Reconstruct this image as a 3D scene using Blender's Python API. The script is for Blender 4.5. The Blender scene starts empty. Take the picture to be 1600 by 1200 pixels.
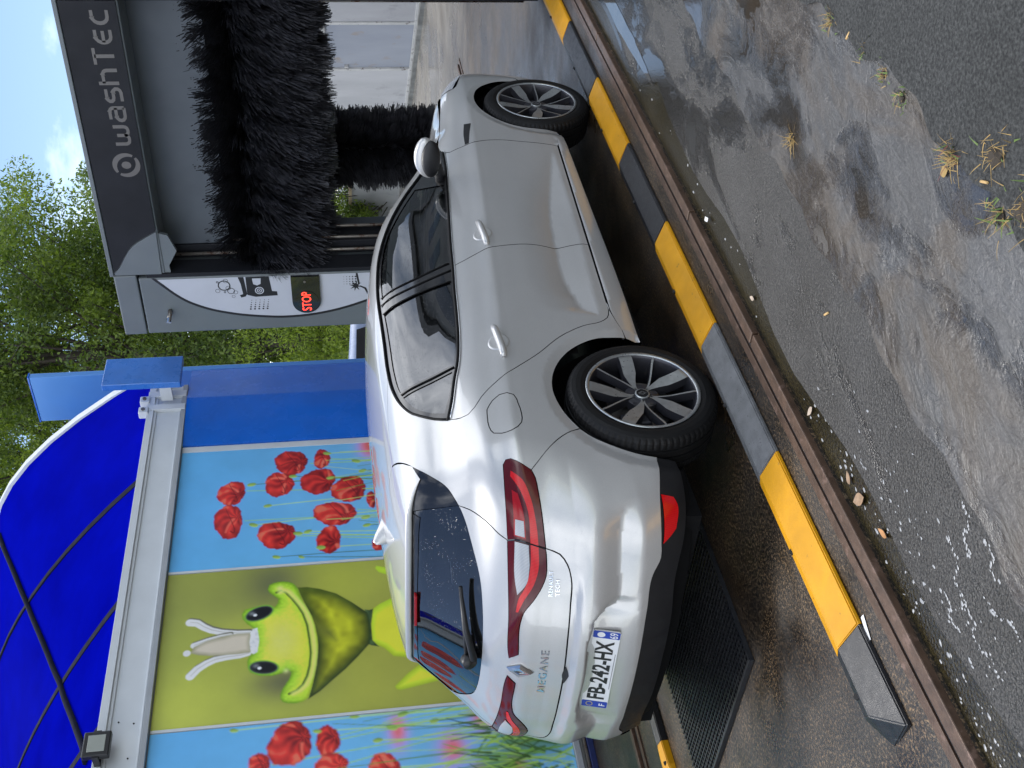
import bpy, bmesh, math, random
import numpy as np
from mathutils import Vector, Matrix
from mathutils.geometry import delaunay_2d_cdt

SC = bpy.context.scene
COL = SC.collection
R = math.radians

# ------------------------------------------------------------------ camera
cam_d = bpy.data.cameras.new('camera')
cam = bpy.data.objects.new('camera', cam_d)
COL.objects.link(cam)
SC.camera = cam
CAM_LOC = np.array([-3.294, -3.766, 1.532])
_az, _pi, _ro = R(40.503), R(-8.687), R(-2.942)
_f = np.array([math.cos(_pi)*math.cos(_az), math.cos(_pi)*math.sin(_az), math.sin(_pi)])
_r = np.cross(_f, [0, 0, 1.]); _r /= np.linalg.norm(_r)
_u = np.cross(_r, _f)
_r, _u = math.cos(_ro)*_r + math.sin(_ro)*_u, -math.sin(_ro)*_r + math.cos(_ro)*_u
# the photograph is a portrait frame stored on its side: its right is the camera's down
_x, _y, _z = -_u, _r, -_f
cam.matrix_world = Matrix(((_x[0], _y[0], _z[0], CAM_LOC[0]), (_x[1], _y[1], _z[1], CAM_LOC[1]),
                           (_x[2], _y[2], _z[2], CAM_LOC[2]), (0, 0, 0, 1)))
cam_d.sensor_width = 36
cam_d.lens = 36*1703.5/1600
cam_d.clip_start = .05
cam_d.clip_end = 2000

# ------------------------------------------------------------------ sky, sun, exposure
SUN_EL, SUN_AZ = 64.0, 62.0          # azimuth of the sun from +X towards +Y
W = bpy.data.worlds.new('World'); SC.world = W; W.use_nodes = True
nt = W.node_tree; nt.nodes.clear()
n_out = nt.nodes.new('ShaderNodeOutputWorld')
n_bg = nt.nodes.new('ShaderNodeBackground'); n_bg.inputs[1].default_value = .08
n_sky = nt.nodes.new('ShaderNodeTexSky'); n_sky.sky_type = 'NISHITA'; n_sky.sun_disc = False
n_sky.sun_elevation = R(SUN_EL); n_sky.sun_rotation = R(90-SUN_AZ)
n_sky.air_density = 1.0; n_sky.dust_density = .2; n_sky.ozone_density = 1.2
# broken fair-weather cloud over the whole sky
n_tc = nt.nodes.new('ShaderNodeTexCoord')
n_map = nt.nodes.new('ShaderNodeMapping'); n_map.inputs['Scale'].default_value = (1, 1, 2.2)
n_map.inputs['Location'].default_value = (3.1, 1.7, .4)
n_map.inputs['Rotation'].default_value = (0, 0, R(0))
n_no = nt.nodes.new('ShaderNodeTexNoise'); n_no.inputs['Scale'].default_value = 1.5
n_no.inputs['Detail'].default_value = 9; n_no.inputs['Roughness'].default_value = .58
n_cr = nt.nodes.new('ShaderNodeValToRGB')
n_cr.color_ramp.elements[0].position = .44; n_cr.color_ramp.elements[1].position = .70
n_mx = nt.nodes.new('ShaderNodeMixRGB'); n_mx.inputs[2].default_value = (21, 21.4, 22.2, 1)
L = nt.links.new
L(n_tc.outputs['Generated'], n_map.inputs[0]); L(n_map.outputs[0], n_no.inputs['Vector'])
L(n_no.outputs[0], n_cr.inputs[0]); L(n_cr.outputs[0], n_mx.inputs[0]); L(n_sky.outputs[0], n_mx.inputs[1])
L(n_mx.outputs[0], n_bg.inputs[0]); L(n_bg.outputs[0], n_out.inputs[0])

sun_d = bpy.data.lights.new('sun', 'SUN'); sun_d.energy = 1.2; sun_d.angle = R(12); sun_d.color = (1, .96, .9)
sun = bpy.data.objects.new('sun', sun_d); COL.objects.link(sun)
sdir = Vector((math.cos(R(SUN_EL))*math.cos(R(SUN_AZ)), math.cos(R(SUN_EL))*math.sin(R(SUN_AZ)), math.sin(R(SUN_EL))))
sun.rotation_euler = sdir.to_track_quat('Z', 'Y').to_euler()
sun.location = (0, 0, 20)

SC.render.engine = 'CYCLES'
SC.view_settings.view_transform = 'Standard'; SC.view_settings.look = 'None'
SC.view_settings.exposure = 1.18; SC.view_settings.gamma = 1.0
SC.view_settings.use_curve_mapping = False
SC.cycles.max_bounces = 8; SC.cycles.transparent_max_bounces = 16

# ------------------------------------------------------------------ helpers
random.seed(7); RNG = np.random.default_rng(7)

def wloc(o):
    v = np.zeros(3)
    while o is not None:
        v = v + np.array(o.location); o = o.parent
    return v

def mk(name, V, Fc, mat, parent=None, smooth=False, normals=None, cols=None, matidx=None):
    """one mesh object from world-space vertices"""
    V = np.asarray(V, float).reshape(-1, 3)
    off = wloc(parent) if parent is not None else np.zeros(3)
    me = bpy.data.meshes.new(name)
    me.from_pydata((V-off).tolist(), [], [list(map(int, f)) for f in Fc])
    for m in (mat if isinstance(mat, (list, tuple)) else [mat]): me.materials.append(m)
    if matidx is not None: me.polygons.foreach_set('material_index', np.asarray(matidx, np.int32))
    if smooth: me.polygons.foreach_set('use_smooth', np.ones(len(me.polygons), bool))
    if cols is not None:
        a = me.attributes.new('Col', 'FLOAT_COLOR', 'POINT')
        c = np.ones((len(V), 4), np.float32); c[:, :3] = cols; a.data.foreach_set('color', c.ravel())
    me.update()
    if normals is not None: me.normals_split_custom_set_from_vertices(np.asarray(normals).tolist())
    o = bpy.data.objects.new(name, me); COL.objects.link(o)
    if parent is not None: o.parent = parent
    return o

def tag(o, label=None, cat=None, group=None, kind=None):
    if label: o['label'] = label
    if cat: o['category'] = cat
    if group: o['group'] = group
    if kind: o['kind'] = kind
    return o

def thing(name, label, cat, loc=(0, 0, 0), group=None):
    o = bpy.data.objects.new(name, None); COL.objects.link(o)
    o.location = loc; o.empty_display_size = .1
    return tag(o, label, cat, group)

class MB:
    """collects simple solids into one mesh"""
    def __init__(s): s.V = []; s.F = []; s.n = 0
    def add(s, V, F):
        V = np.asarray(V, float).reshape(-1, 3)
        s.V.append(V); s.F += [[i+s.n for i in f] for f in F]; s.n += len(V); return s
    def box(s, lo, hi, bev=0.0):
        (a, b, c), (d, e, f) = lo, hi
        if bev <= 0:
            V = [(a,b,c),(d,b,c),(d,e,c),(a,e,c),(a,b,f),(d,b,f),(d,e,f),(a,e,f)]
            return s.add(V, [(3,2,1,0),(4,5,6,7),(0,1,5,4),(1,2,6,5),(2,3,7,6),(3,0,4,7)])
        bm = bmesh.new(); bmesh.ops.create_cube(bm, size=1)
        for v in bm.verts:
            v.co = Vector(((a+d)/2+v.co.x*(d-a), (b+e)/2+v.co.y*(e-b), (c+f)/2+v.co.z*(f-c)))
        bmesh.ops.bevel(bm, geom=list(bm.edges), offset=bev, segments=2, profile=.5, affect='EDGES')
        return s.bm(bm)
    def bm(s, bm):
        bm.verts.index_update()
        s.add([tuple(v.co) for v in bm.verts], [[v.index for v in f.verts] for f in bm.faces]); bm.free(); return s
    def tube(s, pts, r, n=8, cap=True):
        pts = [np.asarray(p, float) for p in pts]; m = len(pts)
        rr = r if hasattr(r, '__len__') else [r]*m
        V = []; prev = None
        for i, p in enumerate(pts):
            t = pts[min(i+1, m-1)]-pts[max(i-1, 0)]; t = t/(np.linalg.norm(t)+1e-12)
            if prev is None:
                a = np.array([0, 0, 1.]) if abs(t[2]) < .9 else np.array([1., 0, 0])
                u = np.cross(t, a)
            else: u = prev-t*np.dot(prev, t)
            u = u/(np.linalg.norm(u)+1e-12); prev = u; w = np.cross(t, u)
            for k in range(n):
                q = 2*math.pi*k/n; V.append(p+rr[i]*(math.cos(q)*u+math.sin(q)*w))
        F = [(i*n+k, i*n+(k+1) % n, (i+1)*n+(k+1) % n, (i+1)*n+k) for i in range(m-1) for k in range(n)]
        if cap: F += [list(range(n))[::-1], [(m-1)*n+k for k in range(n)]]
        return s.add(V, F)
    def prism(s, poly, axis, a, b):
        """poly: 2-D outline in the two other axes (in order), extruded along axis from a to b"""
        n = len(poly)
        def p3(q, t):
            l = list(q); l.insert(axis, t); return l
        V = [p3(q, a) for q in poly]+[p3(q, b) for q in poly]
        return s.add(V, [list(range(n))[::-1], list(range(n, 2*n))]+[(i, (i+1) % n, n+(i+1) % n, n+i) for i in range(n)])
    def build(s, name, mat, parent=None, smooth=False, recalc=True):
        V = np.concatenate(s.V)
        o = mk(name, V, s.F, mat, parent, smooth)
        if recalc:
            bm = bmesh.new(); bm.from_mesh(o.data); bmesh.ops.recalc_face_normals(bm, faces=bm.faces); bm.to_mesh(o.data); bm.free()
        return o

def catmull(P, step):
    P = [np.asarray(p, float) for p in P]
    if len(P) < 3:
        n = max(1, int(np.linalg.norm(P[1]-P[0])/step)); return [P[0]+(P[1]-P[0])*i/n for i in range(n+1)]
    out = []
    for i in range(len(P)-1):
        p0 = P[i-1] if i else 2*P[0]-P[1]; p1, p2 = P[i], P[i+1]
        p3 = P[i+2] if i+2 < len(P) else 2*P[-1]-P[-2]
        # centripetal tangents keep tight corners from overshooting
        d1 = max(np.linalg.norm(p2-p1), 1e-6); d0 = max(np.linalg.norm(p1-p0), 1e-6); d2 = max(np.linalg.norm(p3-p2), 1e-6)
        m1 = ((p1-p0)/d0*d1+(p2-p1)/d1*d0)/(d0+d1)*d1; m2 = ((p2-p1)/d1*d2+(p3-p2)/d2*d1)/(d1+d2)*d1
        n = max(1, int(d1/step))
        for k in range(n):
            t = k/n; t2, t3 = t*t, t*t*t
            out.append((2*t3-3*t2+1)*p1+(t3-2*t2+t)*m1+(-2*t3+3*t2)*p2+(t3-t2)*m2)
    out.append(P[-1]); return out

def path(*segs, step=.02):
    """closed outline from smooth segments that meet in corners"""
    out = []
    for s in segs:
        c = catmull(s, step)
        if out and np.linalg.norm(out[-1]-c[0]) < 1e-6: c = c[1:]
        elif out:
            c = catmull([out[-1], c[0]], step)[1:]+c[1:]
        out += c
    if np.linalg.norm(out[-1]-out[0]) < 1e-6: out = out[:-1]
    else: out += catmull([out[-1], out[0]], step)[1:-1]
    return out

def inpoly(P, poly):
    P = np.asarray(P); poly = np.asarray(poly); x, y = P[:, 0], P[:, 1]
    c = np.zeros(len(P), bool); j = len(poly)-1
    for i in range(len(poly)):
        xi, yi = poly[i]; xj, yj = poly[j]
        if yi != yj:
            c ^= ((yi > y) != (yj > y)) & (x < (xj-xi)*(y-yi)/(yj-yi)+xi)
        j = i
    return c

def polydist(P, poly, closed=True):
    P = np.asarray(P, float); A = np.asarray(poly, float)
    B = np.roll(A, -1, 0) if closed else A[1:]
    if not closed: A = A[:-1]
    d = np.full(len(P), 1e9)
    for a, b in zip(A, B):
        ab = b-a; t = np.clip(((P-a)@ab)/(ab@ab+1e-12), 0, 1)
        d = np.minimum(d, np.hypot(*(P-a-t[:, None]*ab).T))
    return d

def fill2d(outlines, spacing, creases=()):
    """constrained triangulation of an outline with holes: (points, triangles, loops of indices)"""
    pts = []; edges = []; loops = []
    for o in outlines:
        k = len(pts); n = len(o); pts += [tuple(p) for p in o]
        edges += [(k+i, k+(i+1) % n) for i in range(n)]
        loops.append(list(range(k, k+n)))
    for o in creases:
        k = len(pts); pts += [tuple(p) for p in o]; edges += [(k+i, k+i+1) for i in range(len(o)-1)]
    o0 = np.asarray(outlines[0])
    sx, sy = spacing if hasattr(spacing, '__len__') else (spacing, spacing)
    gx = np.arange(o0[:, 0].min(), o0[:, 0].max(), sx); gy = np.arange(o0[:, 1].min(), o0[:, 1].max(), sy*.87)
    if len(gx) and len(gy):
        G = np.array([(x+(sx*.5 if j % 2 else 0), y) for j, y in enumerate(gy) for x in gx])
        ok = inpoly(G, o0)
        for h in outlines[1:]: ok &= ~inpoly(G, h)
        G = G[ok]
        if len(G):
            sc = np.array([1/sx, 1/sy]); d = np.full(len(G), 1e9)
            for h in outlines: d = np.minimum(d, polydist(G*sc, np.asarray(h)*sc))
            for h in creases: d = np.minimum(d, polydist(G*sc, np.asarray(h)*sc, False))
            pts += [tuple(p) for p in G[d > .45]]
    res = delaunay_2d_cdt([Vector(p) for p in pts], edges, [], 0, 1e-7)
    v2 = np.array([tuple(v) for v in res[0]]); tri = [f for f in res[2]]
    orig = res[3]; mp = {}
    for i, l in enumerate(orig):
        for k in l: mp[k] = i
    cen = np.array([v2[list(f)].mean(0) for f in tri])
    ok = inpoly(cen, o0)
    for h in outlines[1:]: ok &= ~inpoly(cen, h)
    tri = [f for f, k in zip(tri, ok) if k]
    used = sorted({i for f in tri for i in f}); re = {o: i for i, o in enumerate(used)}
    loops = [[re[mp[i]] for i in l if i in mp and mp[i] in re] for l in loops]
    return v2[used], [[re[i] for i in f] for f in tri], loops

def flat(name, outlines, to3d, mat, parent, thick=None, spacing=1e9):
    """flat polygon (holes allowed) placed by to3d(points2d)->Nx3, with optional thickness vector"""
    p, t, lp = fill2d([[tuple(q) for q in o] for o in outlines], spacing)
    V = to3d(p)
    if thick is None: return mk(name, V, t, mat, parent)
    n = len(V); V2 = np.concatenate([V, V+np.asarray(thick)])
    F = [list(f) for f in t]+[[i+n for i in f][::-1] for f in t]
    for l in lp: F += [[l[i], l[(i+1) % len(l)], l[(i+1) % len(l)]+n, l[i]+n] for i in range(len(l))]
    o = mk(name, V2, F, mat, parent)
    bm = bmesh.new(); bm.from_mesh(o.data); bmesh.ops.recalc_face_normals(bm, faces=bm.faces); bm.to_mesh(o.data); bm.free()
    return o

def text_mesh(txt, size, extrude=0.0, squeeze=1.0, spacing=1.0, bold=0.0):
    """outline of a line of writing, origin at its lower left, in the XY plane"""
    c = bpy.data.curves.new('t', 'FONT'); c.body = txt; c.size = size; c.extrude = extrude
    c.space_character = spacing; c.offset = bold; c.resolution_u = 4
    o = bpy.data.objects.new('t', c); COL.objects.link(o)
    dg = bpy.context.evaluated_depsgraph_get(); me = bpy.data.meshes.new_from_object(o.evaluated_get(dg))
    V = np.array([tuple(v.co) for v in me.vertices]); F = [list(p.vertices) for p in me.polygons]
    bpy.data.objects.remove(o); bpy.data.curves.remove(c); bpy.data.meshes.remove(me)
    V[:, 0] *= squeeze
    V[:, 0] -= V[:, 0].min(); V[:, 1] -= V[:, 1].min()
    return V, F

# ------------------------------------------------------------------ materials
def srgb(r, g, b):
    f = lambda c: (c/255/12.92) if c/255 <= .04045 else ((c/255+.055)/1.055)**2.4
    return (f(r), f(g), f(b))

class Mat:
    def __init__(s, name):
        s.m = bpy.data.materials.new(name); s.m.use_nodes = True; s.t = s.m.node_tree
        s.t.nodes.clear(); s.out = s.t.nodes.new('ShaderNodeOutputMaterial')
    def n(s, typ, **kw):
        nd = s.t.nodes.new('ShaderNode'+typ)
        for k, v in kw.items():
            if k in nd.inputs.keys() if isinstance(k, str) else False: nd.inputs[k].default_value = v
            elif hasattr(nd, k): setattr(nd, k, v)
            else: nd.inputs[k.replace('_', ' ')].default_value = v
        return nd
    def l(s, a, b): s.t.links.new(a, b)
    def ramp(s, fac, stops, interp='LINEAR'):
        r = s.n('ValToRGB'); r.color_ramp.interpolation = interp
        e = r.color_ramp.elements
        while len(e) < len(stops): e.new(.5)
        for k, (p, c) in enumerate(stops):
            e[k].position = p; e[k].color = (*(c if hasattr(c, '__len__') else (c, c, c)), 1)
        s.l(fac, r.inputs[0]); return r.outputs[0]
    def math(s, op, a, b=0.0, clamp=False):
        m = s.n('Math', operation=op); m.use_clamp = clamp
        for i, v in enumerate((a, b)):
            if isinstance(v, (int, float)): m.inputs[i].default_value = v
            else: s.l(v, m.inputs[i])
        return m.outputs[0]
    def mix(s, fac, a, b, mode='MIX'):
        m = s.n('MixRGB', blend_type=mode)
        for i, v in enumerate((fac, a, b)):
            if isinstance(v, (int, float)) and i == 0: m.inputs[0].default_value = v
            elif isinstance(v, (int, float)): m.inputs[i].default_value = (v, v, v, 1)
            elif isinstance(v, tuple): m.inputs[i].default_value = (*v[:3], 1)
            else: s.l(v, m.inputs[i])
        return m.outputs[0]
    def noise(s, scale, detail=4, rough=.55, vec=None, dist=0.0, out=0):
        t = s.n('TexNoise'); t.inputs['Scale'].default_value = scale; t.inputs['Detail'].default_value = detail
        t.inputs['Roughness'].default_value = rough; t.inputs['Distortion'].default_value = dist
        if vec is None: vec = s.pos()
        s.l(vec, t.inputs['Vector']); return t.outputs[out]
    def pos(s):
        if not hasattr(s, '_p'): s._p = s.n('NewGeometry').outputs['Position']
        return s._p
    def obj(s):
        return s.n('TexCoord').outputs['Object']
    def scaled(s, v, sc, loc=(0, 0, 0)):
        m = s.n('Mapping'); m.inputs['Scale'].default_value = sc; m.inputs['Location'].default_value = loc
        s.l(v, m.inputs[0]); return m.outputs[0]
    def bump(s, h, strength, dist=.01, normal=None):
        b = s.n('Bump'); b.inputs['Strength'].default_value = strength; b.inputs['Distance'].default_value = dist
        s.l(h, b.inputs['Height'])
        if normal is not None: s.l(normal, b.inputs['Normal'])
        return b.outputs[0]
    def bsdf(s, **kw):
        p = s.n('BsdfPrincipled')
        for k, v in kw.items():
            k = k.replace('_', ' ')
            if isinstance(v, (int, float)): p.inputs[k].default_value = v
            elif isinstance(v, tuple): p.inputs[k].default_value = (*v[:3], 1) if k in ('Base Color', 'Emission Color', 'Coat Tint', 'Specular Tint') else v
            else: s.l(v, p.inputs[k])
        s.p = p; s.l(p.outputs[0], s.out.inputs[0]); return s.m

def simple(name, col, rough=.5, metal=0.0, var=.12, scale=6, bump=0.0, bscale=60, coat=0.0, spec=.5, wear=None):
    m = Mat(name); c = m.noise(scale, 5)
    c0 = tuple(max(0, v*(1-var)) for v in col); c1 = tuple(min(1, v*(1+var)) for v in col)
    cc = m.ramp(c, [(.3, c0), (.7, c1)])
    if wear is not None:
        k = m.ramp(m.noise(wear[1], 8, .7), [(wear[2], 0), (wear[2]+.08, 1)])
        cc = m.mix(k, cc, wear[0])
    rr = m.ramp(m.noise(scale*2.3, 4), [(.3, max(0, rough-.08)), (.7, min(1, rough+.08))])
    kw = dict(Base_Color=cc, Roughness=rr, Metallic=metal, Coat_Weight=coat, Specular_IOR_Level=spec)
    if coat: kw['Coat_Roughness'] = .04
    if bump: kw['Normal'] = m.bump(m.noise(bscale, 4), bump, .004)
    return m.bsdf(**kw)

# ------------------------------------------------------------------ the car's skin as one smooth shape
def spl(pts):
    X=np.array([p[0] for p in pts],float);Y=np.array([p[1] for p in pts],float)
    h=np.diff(X);d=np.diff(Y)/h
    m=np.empty_like(X);m[1:-1]=(d[:-1]*h[1:]+d[1:]*h[:-1])/(h[1:]+h[:-1]);m[0]=d[0];m[-1]=d[-1]
    def f(x):
        x=np.asarray(x,float);xc=np.clip(x,X[0],X[-1])
        i=np.clip(np.searchsorted(X,xc)-1,0,len(h)-1);t=(xc-X[i])/h[i]
        t2=t*t;t3=t2*t
        return (2*t3-3*t2+1)*Y[i]+(t3-2*t2+t)*h[i]*m[i]+(-2*t3+3*t2)*Y[i+1]+(t3-t2)*h[i]*m[i+1]
    return f
zc_=spl([(-.8,.905),(-.5,.90),(0,.885),(.6,.85),(1.2,.815),(2.15,.765),(2.6,.75),(3.0,.73),(3.6,.68)])
zb_=spl([(-.8,1.04),(-.3,1.075),(0,1.07),(.3,1.05),(.6,1.02),(1.2,.985),(2.0,.945),(2.3,.94),(2.7,.91),(3.2,.85),(3.6,.78)])
sec_=spl([(.10,.74),(.16,.80),(.22,.845),(.30,.872),(.40,.884),(.55,.894),(.70,.903),(.78,.9065),(.82,.9065),(.838,.9015),(.87,.890),(.94,.868),(1.0,.845),(1.06,.820),(1.15,.776),(1.25,.722),(1.32,.680),(1.40,.620),(1.5,.53)])
nar_=spl([(-.80,.17),(-.6,.088),(-.4,.052),(-.2,.026),(0,.012),(.5,0),(1.5,0),(2.2,.003),(2.7,.012),(3.0,.04),(3.3,.10),(3.6,.26)])
gnar_=spl([(-.7,.21),(-.4,.152),(-.2,.10),(0,.052),(.5,.015),(1,0),(1.6,.01),(2.2,.05),(2.6,.06)])
Tc_=spl([(-.8,1.27),(-.3,1.33),(-.2,1.347),(.05,1.384),(.23,1.401),(.5,1.417),(.9,1.428),(1.2,1.425),(1.5,1.402),(1.75,1.352),(2.0,1.245),(2.3,1.085),(2.42,1.03),(2.6,1.0),(3.0,.962),(3.3,.885),(3.5,.79),(3.58,.70)])
Xr_=spl([(.10,-.60),(.2,-.665),(.30,-.71),(.36,-.73),(.45,-.752),(.55,-.762),(.62,-.770),(.69,-.756),(.74,-.737),(.79,-.716),(.886,-.692),(.94,-.665),(1.0,-.625),(1.04,-.582),(1.12,-.497),(1.2,-.415),(1.29,-.33),(1.40,-.20)])
Xf_=spl([(.1,3.35),(.2,3.48),(.3,3.54),(.45,3.58),(.6,3.58),(.7,3.55),(.8,3.46),(.9,3.3),(1.0,2.9)])
ht_=spl([(.50,.385),(.545,.405),(.56,.425),(.68,.467),(.83,.490),(1.07,.484),(1.365,.463),(1.7,.405),(2.0,.342),(2.1,.325)])
hb_=spl([(.50,.392),(.542,.390),(1.134,.355),(1.61,.336),(2.0,.328),(2.1,.327)])
bt_=spl([(0,.618),(.27,.618),(.30,.612),(.33,.60),(.36,.570),(.385,.545),(.41,.527),(.45,.522),(.55,.528),(.68,.528),(.75,.514),(.78,.494),(.80,.445),(.84,.43)])
def disp(x,y,z):
    ay=np.abs(y)
    # door hollow
    t=ht_(x);b=hb_(x);w=np.maximum(t-b,1e-4);tp=np.clip(w/.10,0,1)
    u=np.where(z<t,np.clip((z-b)/w,0,1),np.clip(1-(z-t)/.20,0,1)**2)
    d=.034*tp*u*((x>.5)&(x<2.1))
    # bumper ledge and plate recess
    bt=bt_(ay);bb=.438-.02*np.clip((.5-ay)/.5,0,1);w2=np.maximum(bt-bb,1e-3)
    dep=np.where(ay<.36,.046,.022+.024*np.clip((.44-ay)/.08,0,1))*np.clip(w2/.05,0,1)*np.clip((.80-ay)/.09,0,1)
    fal=np.where(ay<.30,.012,.012+.10*np.clip((ay-.30)/.15,0,1))
    u2=np.where(z<bt,np.clip((z-bb)/w2,0,1),np.clip(1-(z-bt)/fal,0,1)**1.5)
    d=d+dep*u2*np.clip((-.44-x)/.05,0,1)
    # arch lip chamfers
    for cx in (.015,2.675):
        r=np.hypot(x-cx,z-.315);d=d+.014*np.clip((.415-r)/.05,0,1)*(z>.24)
    d=d+.014*np.clip((z-.668)/.024,0,1)*np.clip((.80-z)/.09,0,1)*np.clip((.60-ay)/.15,0,1)*(x<-.4)
    db=.287+(2.13-x)*.0325
    d=d-.008*np.clip((db-z)/.010,0,1)*np.clip((x-.45)/.2,0,1)*np.clip((2.28-x)/.1,0,1)
    return d
def smax(a,b,k):
    h=np.maximum(k-np.abs(a-b),0)/k
    return np.maximum(a,b)+h*h*k*.25
def F(x,y,z,use_rear=True):
    x,y,z=np.broadcast_arrays(np.asarray(x,float),np.asarray(y,float),np.asarray(z,float))
    ay=np.abs(y)
    zc=zc_(x);zb=zb_(x)
    zz=np.where(z<zc,z*.82/zc,np.where(z<zb,.82+(z-zc)*.18/(zb-zc),1.0+(z-zb)*.45/(1.45-zb)))
    B=sec_(zz)-nar_(x)
    g=np.clip((zz-.9)/.25,0,1);g=g*g*(3-2*g)
    B=B-g*gnar_(x)
    side=ay-B
    top=z-(Tc_(x)-.105*ay*ay-.06*ay**4)
    w=np.clip((z-.90)/.17,0,1);w=w*w*(3-2*w)
    rear=(Xr_(z)+(.16+.24*w)*ay**2+((.12+.16*np.clip((z-.45)/.25,0,1))*(1-w)+.06*w)*ay**4-x)*.85
    front=(x-Xf_(z)+.30*ay**2.2)*.8
    f=smax(side,top,.10)
    if use_rear: f=smax(f,rear,.16-.10*w)
    else: return f
    f=smax(f,front,.25)
    return f+disp(x,y,z)

# ------------------------------------------------------------------ ground and water
def m_bay():
    m = Mat('wet_bay_floor'); v = m.n('TexVoronoi'); v.inputs['Scale'].default_value = 170; m.l(m.pos(), v.inputs['Vector'])
    grit = m.ramp(m.noise(85, 5, .85), [(.42, (.004, .0035, .003)), (.49, (.018, .0150, .0115)), (.54, (.070, .054, .037)), (.60, (.30, .245, .175))])
    brown = m.ramp(m.noise(3.0, 7, .6), [(.35, (.42, .37, .32)), (.6, (.92, .74, .54)), (.75, (1.25, .95, .58))])
    c = m.mix(1.0, grit, brown, 'MULTIPLY')
    oil = m.ramp(m.noise(1.1, 5, .6), [(.38, 0), (.55, 1)]); c = m.mix(oil, m.mix(1.0, c, (.45, .42, .40), 'MULTIPLY'), c)
    # drier, tan concrete towards the far wall
    sx = m.n('SeparateXYZ'); m.l(m.pos(), sx.inputs[0])
    far = m.math('ADD', m.math('MULTIPLY', sx.outputs[0], .16), m.math('MULTIPLY', m.noise(.55, 4, .6), 1.2))
    fm = m.ramp(m.math('SUBTRACT', far, 1.9), [(.0, 0), (.6, 1)])
    tan = m.ramp(m.noise(1.4, 6, .6), [(.3, (.15, .135, .115)), (.7, (.27, .25, .215))])
    c = m.mix(fm, c, tan)
    wet = m.ramp(m.noise(1.3, 5, .6), [(.36, .22), (.62, .58)])
    dryr = m.ramp(m.noise(.8, 5, .6), [(.42, .08), (.66, .7)])
    r = m.mix(fm, wet, dryr)
    bs = m.math('MULTIPLY', m.noise(130, 4, .75), m.math('ADD', m.math('MULTIPLY', r, 1.2), .15))
    return m.bsdf(Base_Color=c, Roughness=r, Normal=m.bump(bs, .5, .004), Specular_IOR_Level=.6)
def m_asphalt(name, dark, light, scale, rough, wetness, tint, bump=.6, wet=None):
    m = Mat(name); g = m.noise(scale, 3, .75); v = m.n('TexVoronoi'); v.inputs['Scale'].default_value = scale*.8; m.l(m.pos(), v.inputs['Vector'])
    c = m.ramp(g, [(.36, dark), (.52, tuple((a+b)/2.6 for a, b in zip(dark, light))), (.70, light)])
    c = m.mix(1.0, c, m.ramp(m.noise(2.4, 7, .62), [(.3, tint), (.7, (1.1, 1.1, 1.1))]), 'MULTIPLY')
    r = m.ramp(m.noise(2.6, 6, .6), [(.40, rough-wetness), (.62, rough)])
    h = m.math('ADD', v.outputs['Distance'], g)
    if wet is not None:   # thin feathered films of water, thicker towards the far end of the yard
        wm = wet_mask(m, *wet); c = m.mix(m.math('MULTIPLY', wm, .6), c, m.mix(1.0, c, (.35, .34, .33), 'MULTIPLY')); r = m.mix(wm, r, .035); h = m.math('MULTIPLY', h, m.math('SUBTRACT', 1.0, m.math('MULTIPLY', wm, .93)))
    return m.bsdf(Base_Color=c, Roughness=r, Normal=m.bump(h, bump, .005), Specular_IOR_Level=.55)
def wet_mask(m, scale, sq, loc, lo, hi, fx):
    n_ = m.noise(scale, 7, .62, m.scaled(m.pos(), (1, sq, 1), loc), .5); sx = m.n('SeparateXYZ'); m.l(m.pos(), sx.inputs[0])
    a = m.math('ADD', n_, m.math('MULTIPLY', sx.outputs[0], fx)); return m.ramp(a, [(lo, 0), (hi, 1)])
def m_slab():
    m = Mat('wet_patched_slab'); sv = m.scaled(m.pos(), (1.0, 1.8, 1))
    base = m.ramp(m.noise(2.2, 8, .62, sv, .8), [(.28, (.033, .031, .029)), (.5, (.056, .056, .056)), (.72, (.080, .081, .084))])
    mud = m.ramp(m.noise(1.5, 7, .62, m.scaled(m.pos(), (1, 1, 1), (4, 2, 0)), .9), [(.47, 0), (.60, 1)])
    c = m.mix(m.math('MULTIPLY', mud, .8), base, (.070, .052, .034))
    grain = m.noise(150, 4, .75); c = m.mix(m.math('MULTIPLY', m.ramp(grain, [(.5, 0), (.68, 1)]), .5), c, (.17, .165, .155))
    c = m.mix(m.math('MULTIPLY', m.ramp(grain, [(.32, 1), (.46, 0)]), .6), c, (.012, .012, .012))
    wm = wet_mask(m, 2.3, 1.6, (7, 1, 0), .44, .58, .05)
    c = m.mix(m.math('MULTIPLY', wm, .7), c, m.mix(1.0, c, (.45, .43, .41), 'MULTIPLY'))
    r = m.mix(wm, m.ramp(m.noise(3, 5, .6), [(.35, .26), (.65, .46)]), .03)
    ridge = m.math('ADD', m.math('MULTIPLY', m.noise(9, 7, .62, sv, 1.4), 1.0), m.math('MULTIPLY', grain, .16))
    h = m.math('MULTIPLY', ridge, m.math('SUBTRACT', 1.0, m.math('MULTIPLY', wm, .95)))
    return m.bsdf(Base_Color=c, Roughness=r, Normal=m.bump(h, .5, .016), Specular_IOR_Level=.6)
M_BAY = m_bay(); M_SLAB = m_slab()
M_STRIP = m_asphalt('wet_coarse_asphalt', (.0045, .0045, .005), (.125, .12, .112), 150, .46, .16, (.60, .57, .52), .8, (1.6, 2.2, (3, 5, 0), .50, .64, .06))
M_DRY = m_asphalt('dry_rough_asphalt', (.007, .0075, .0075), (.072, .074, .071), 110, .88, .08, (.85, .86, .84), 1.0)
M_FARG = m_asphalt('far_asphalt', (.05, .05, .05), (.16, .155, .14), 90, .8, .3, (.7, .7, .68), .5)
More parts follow.
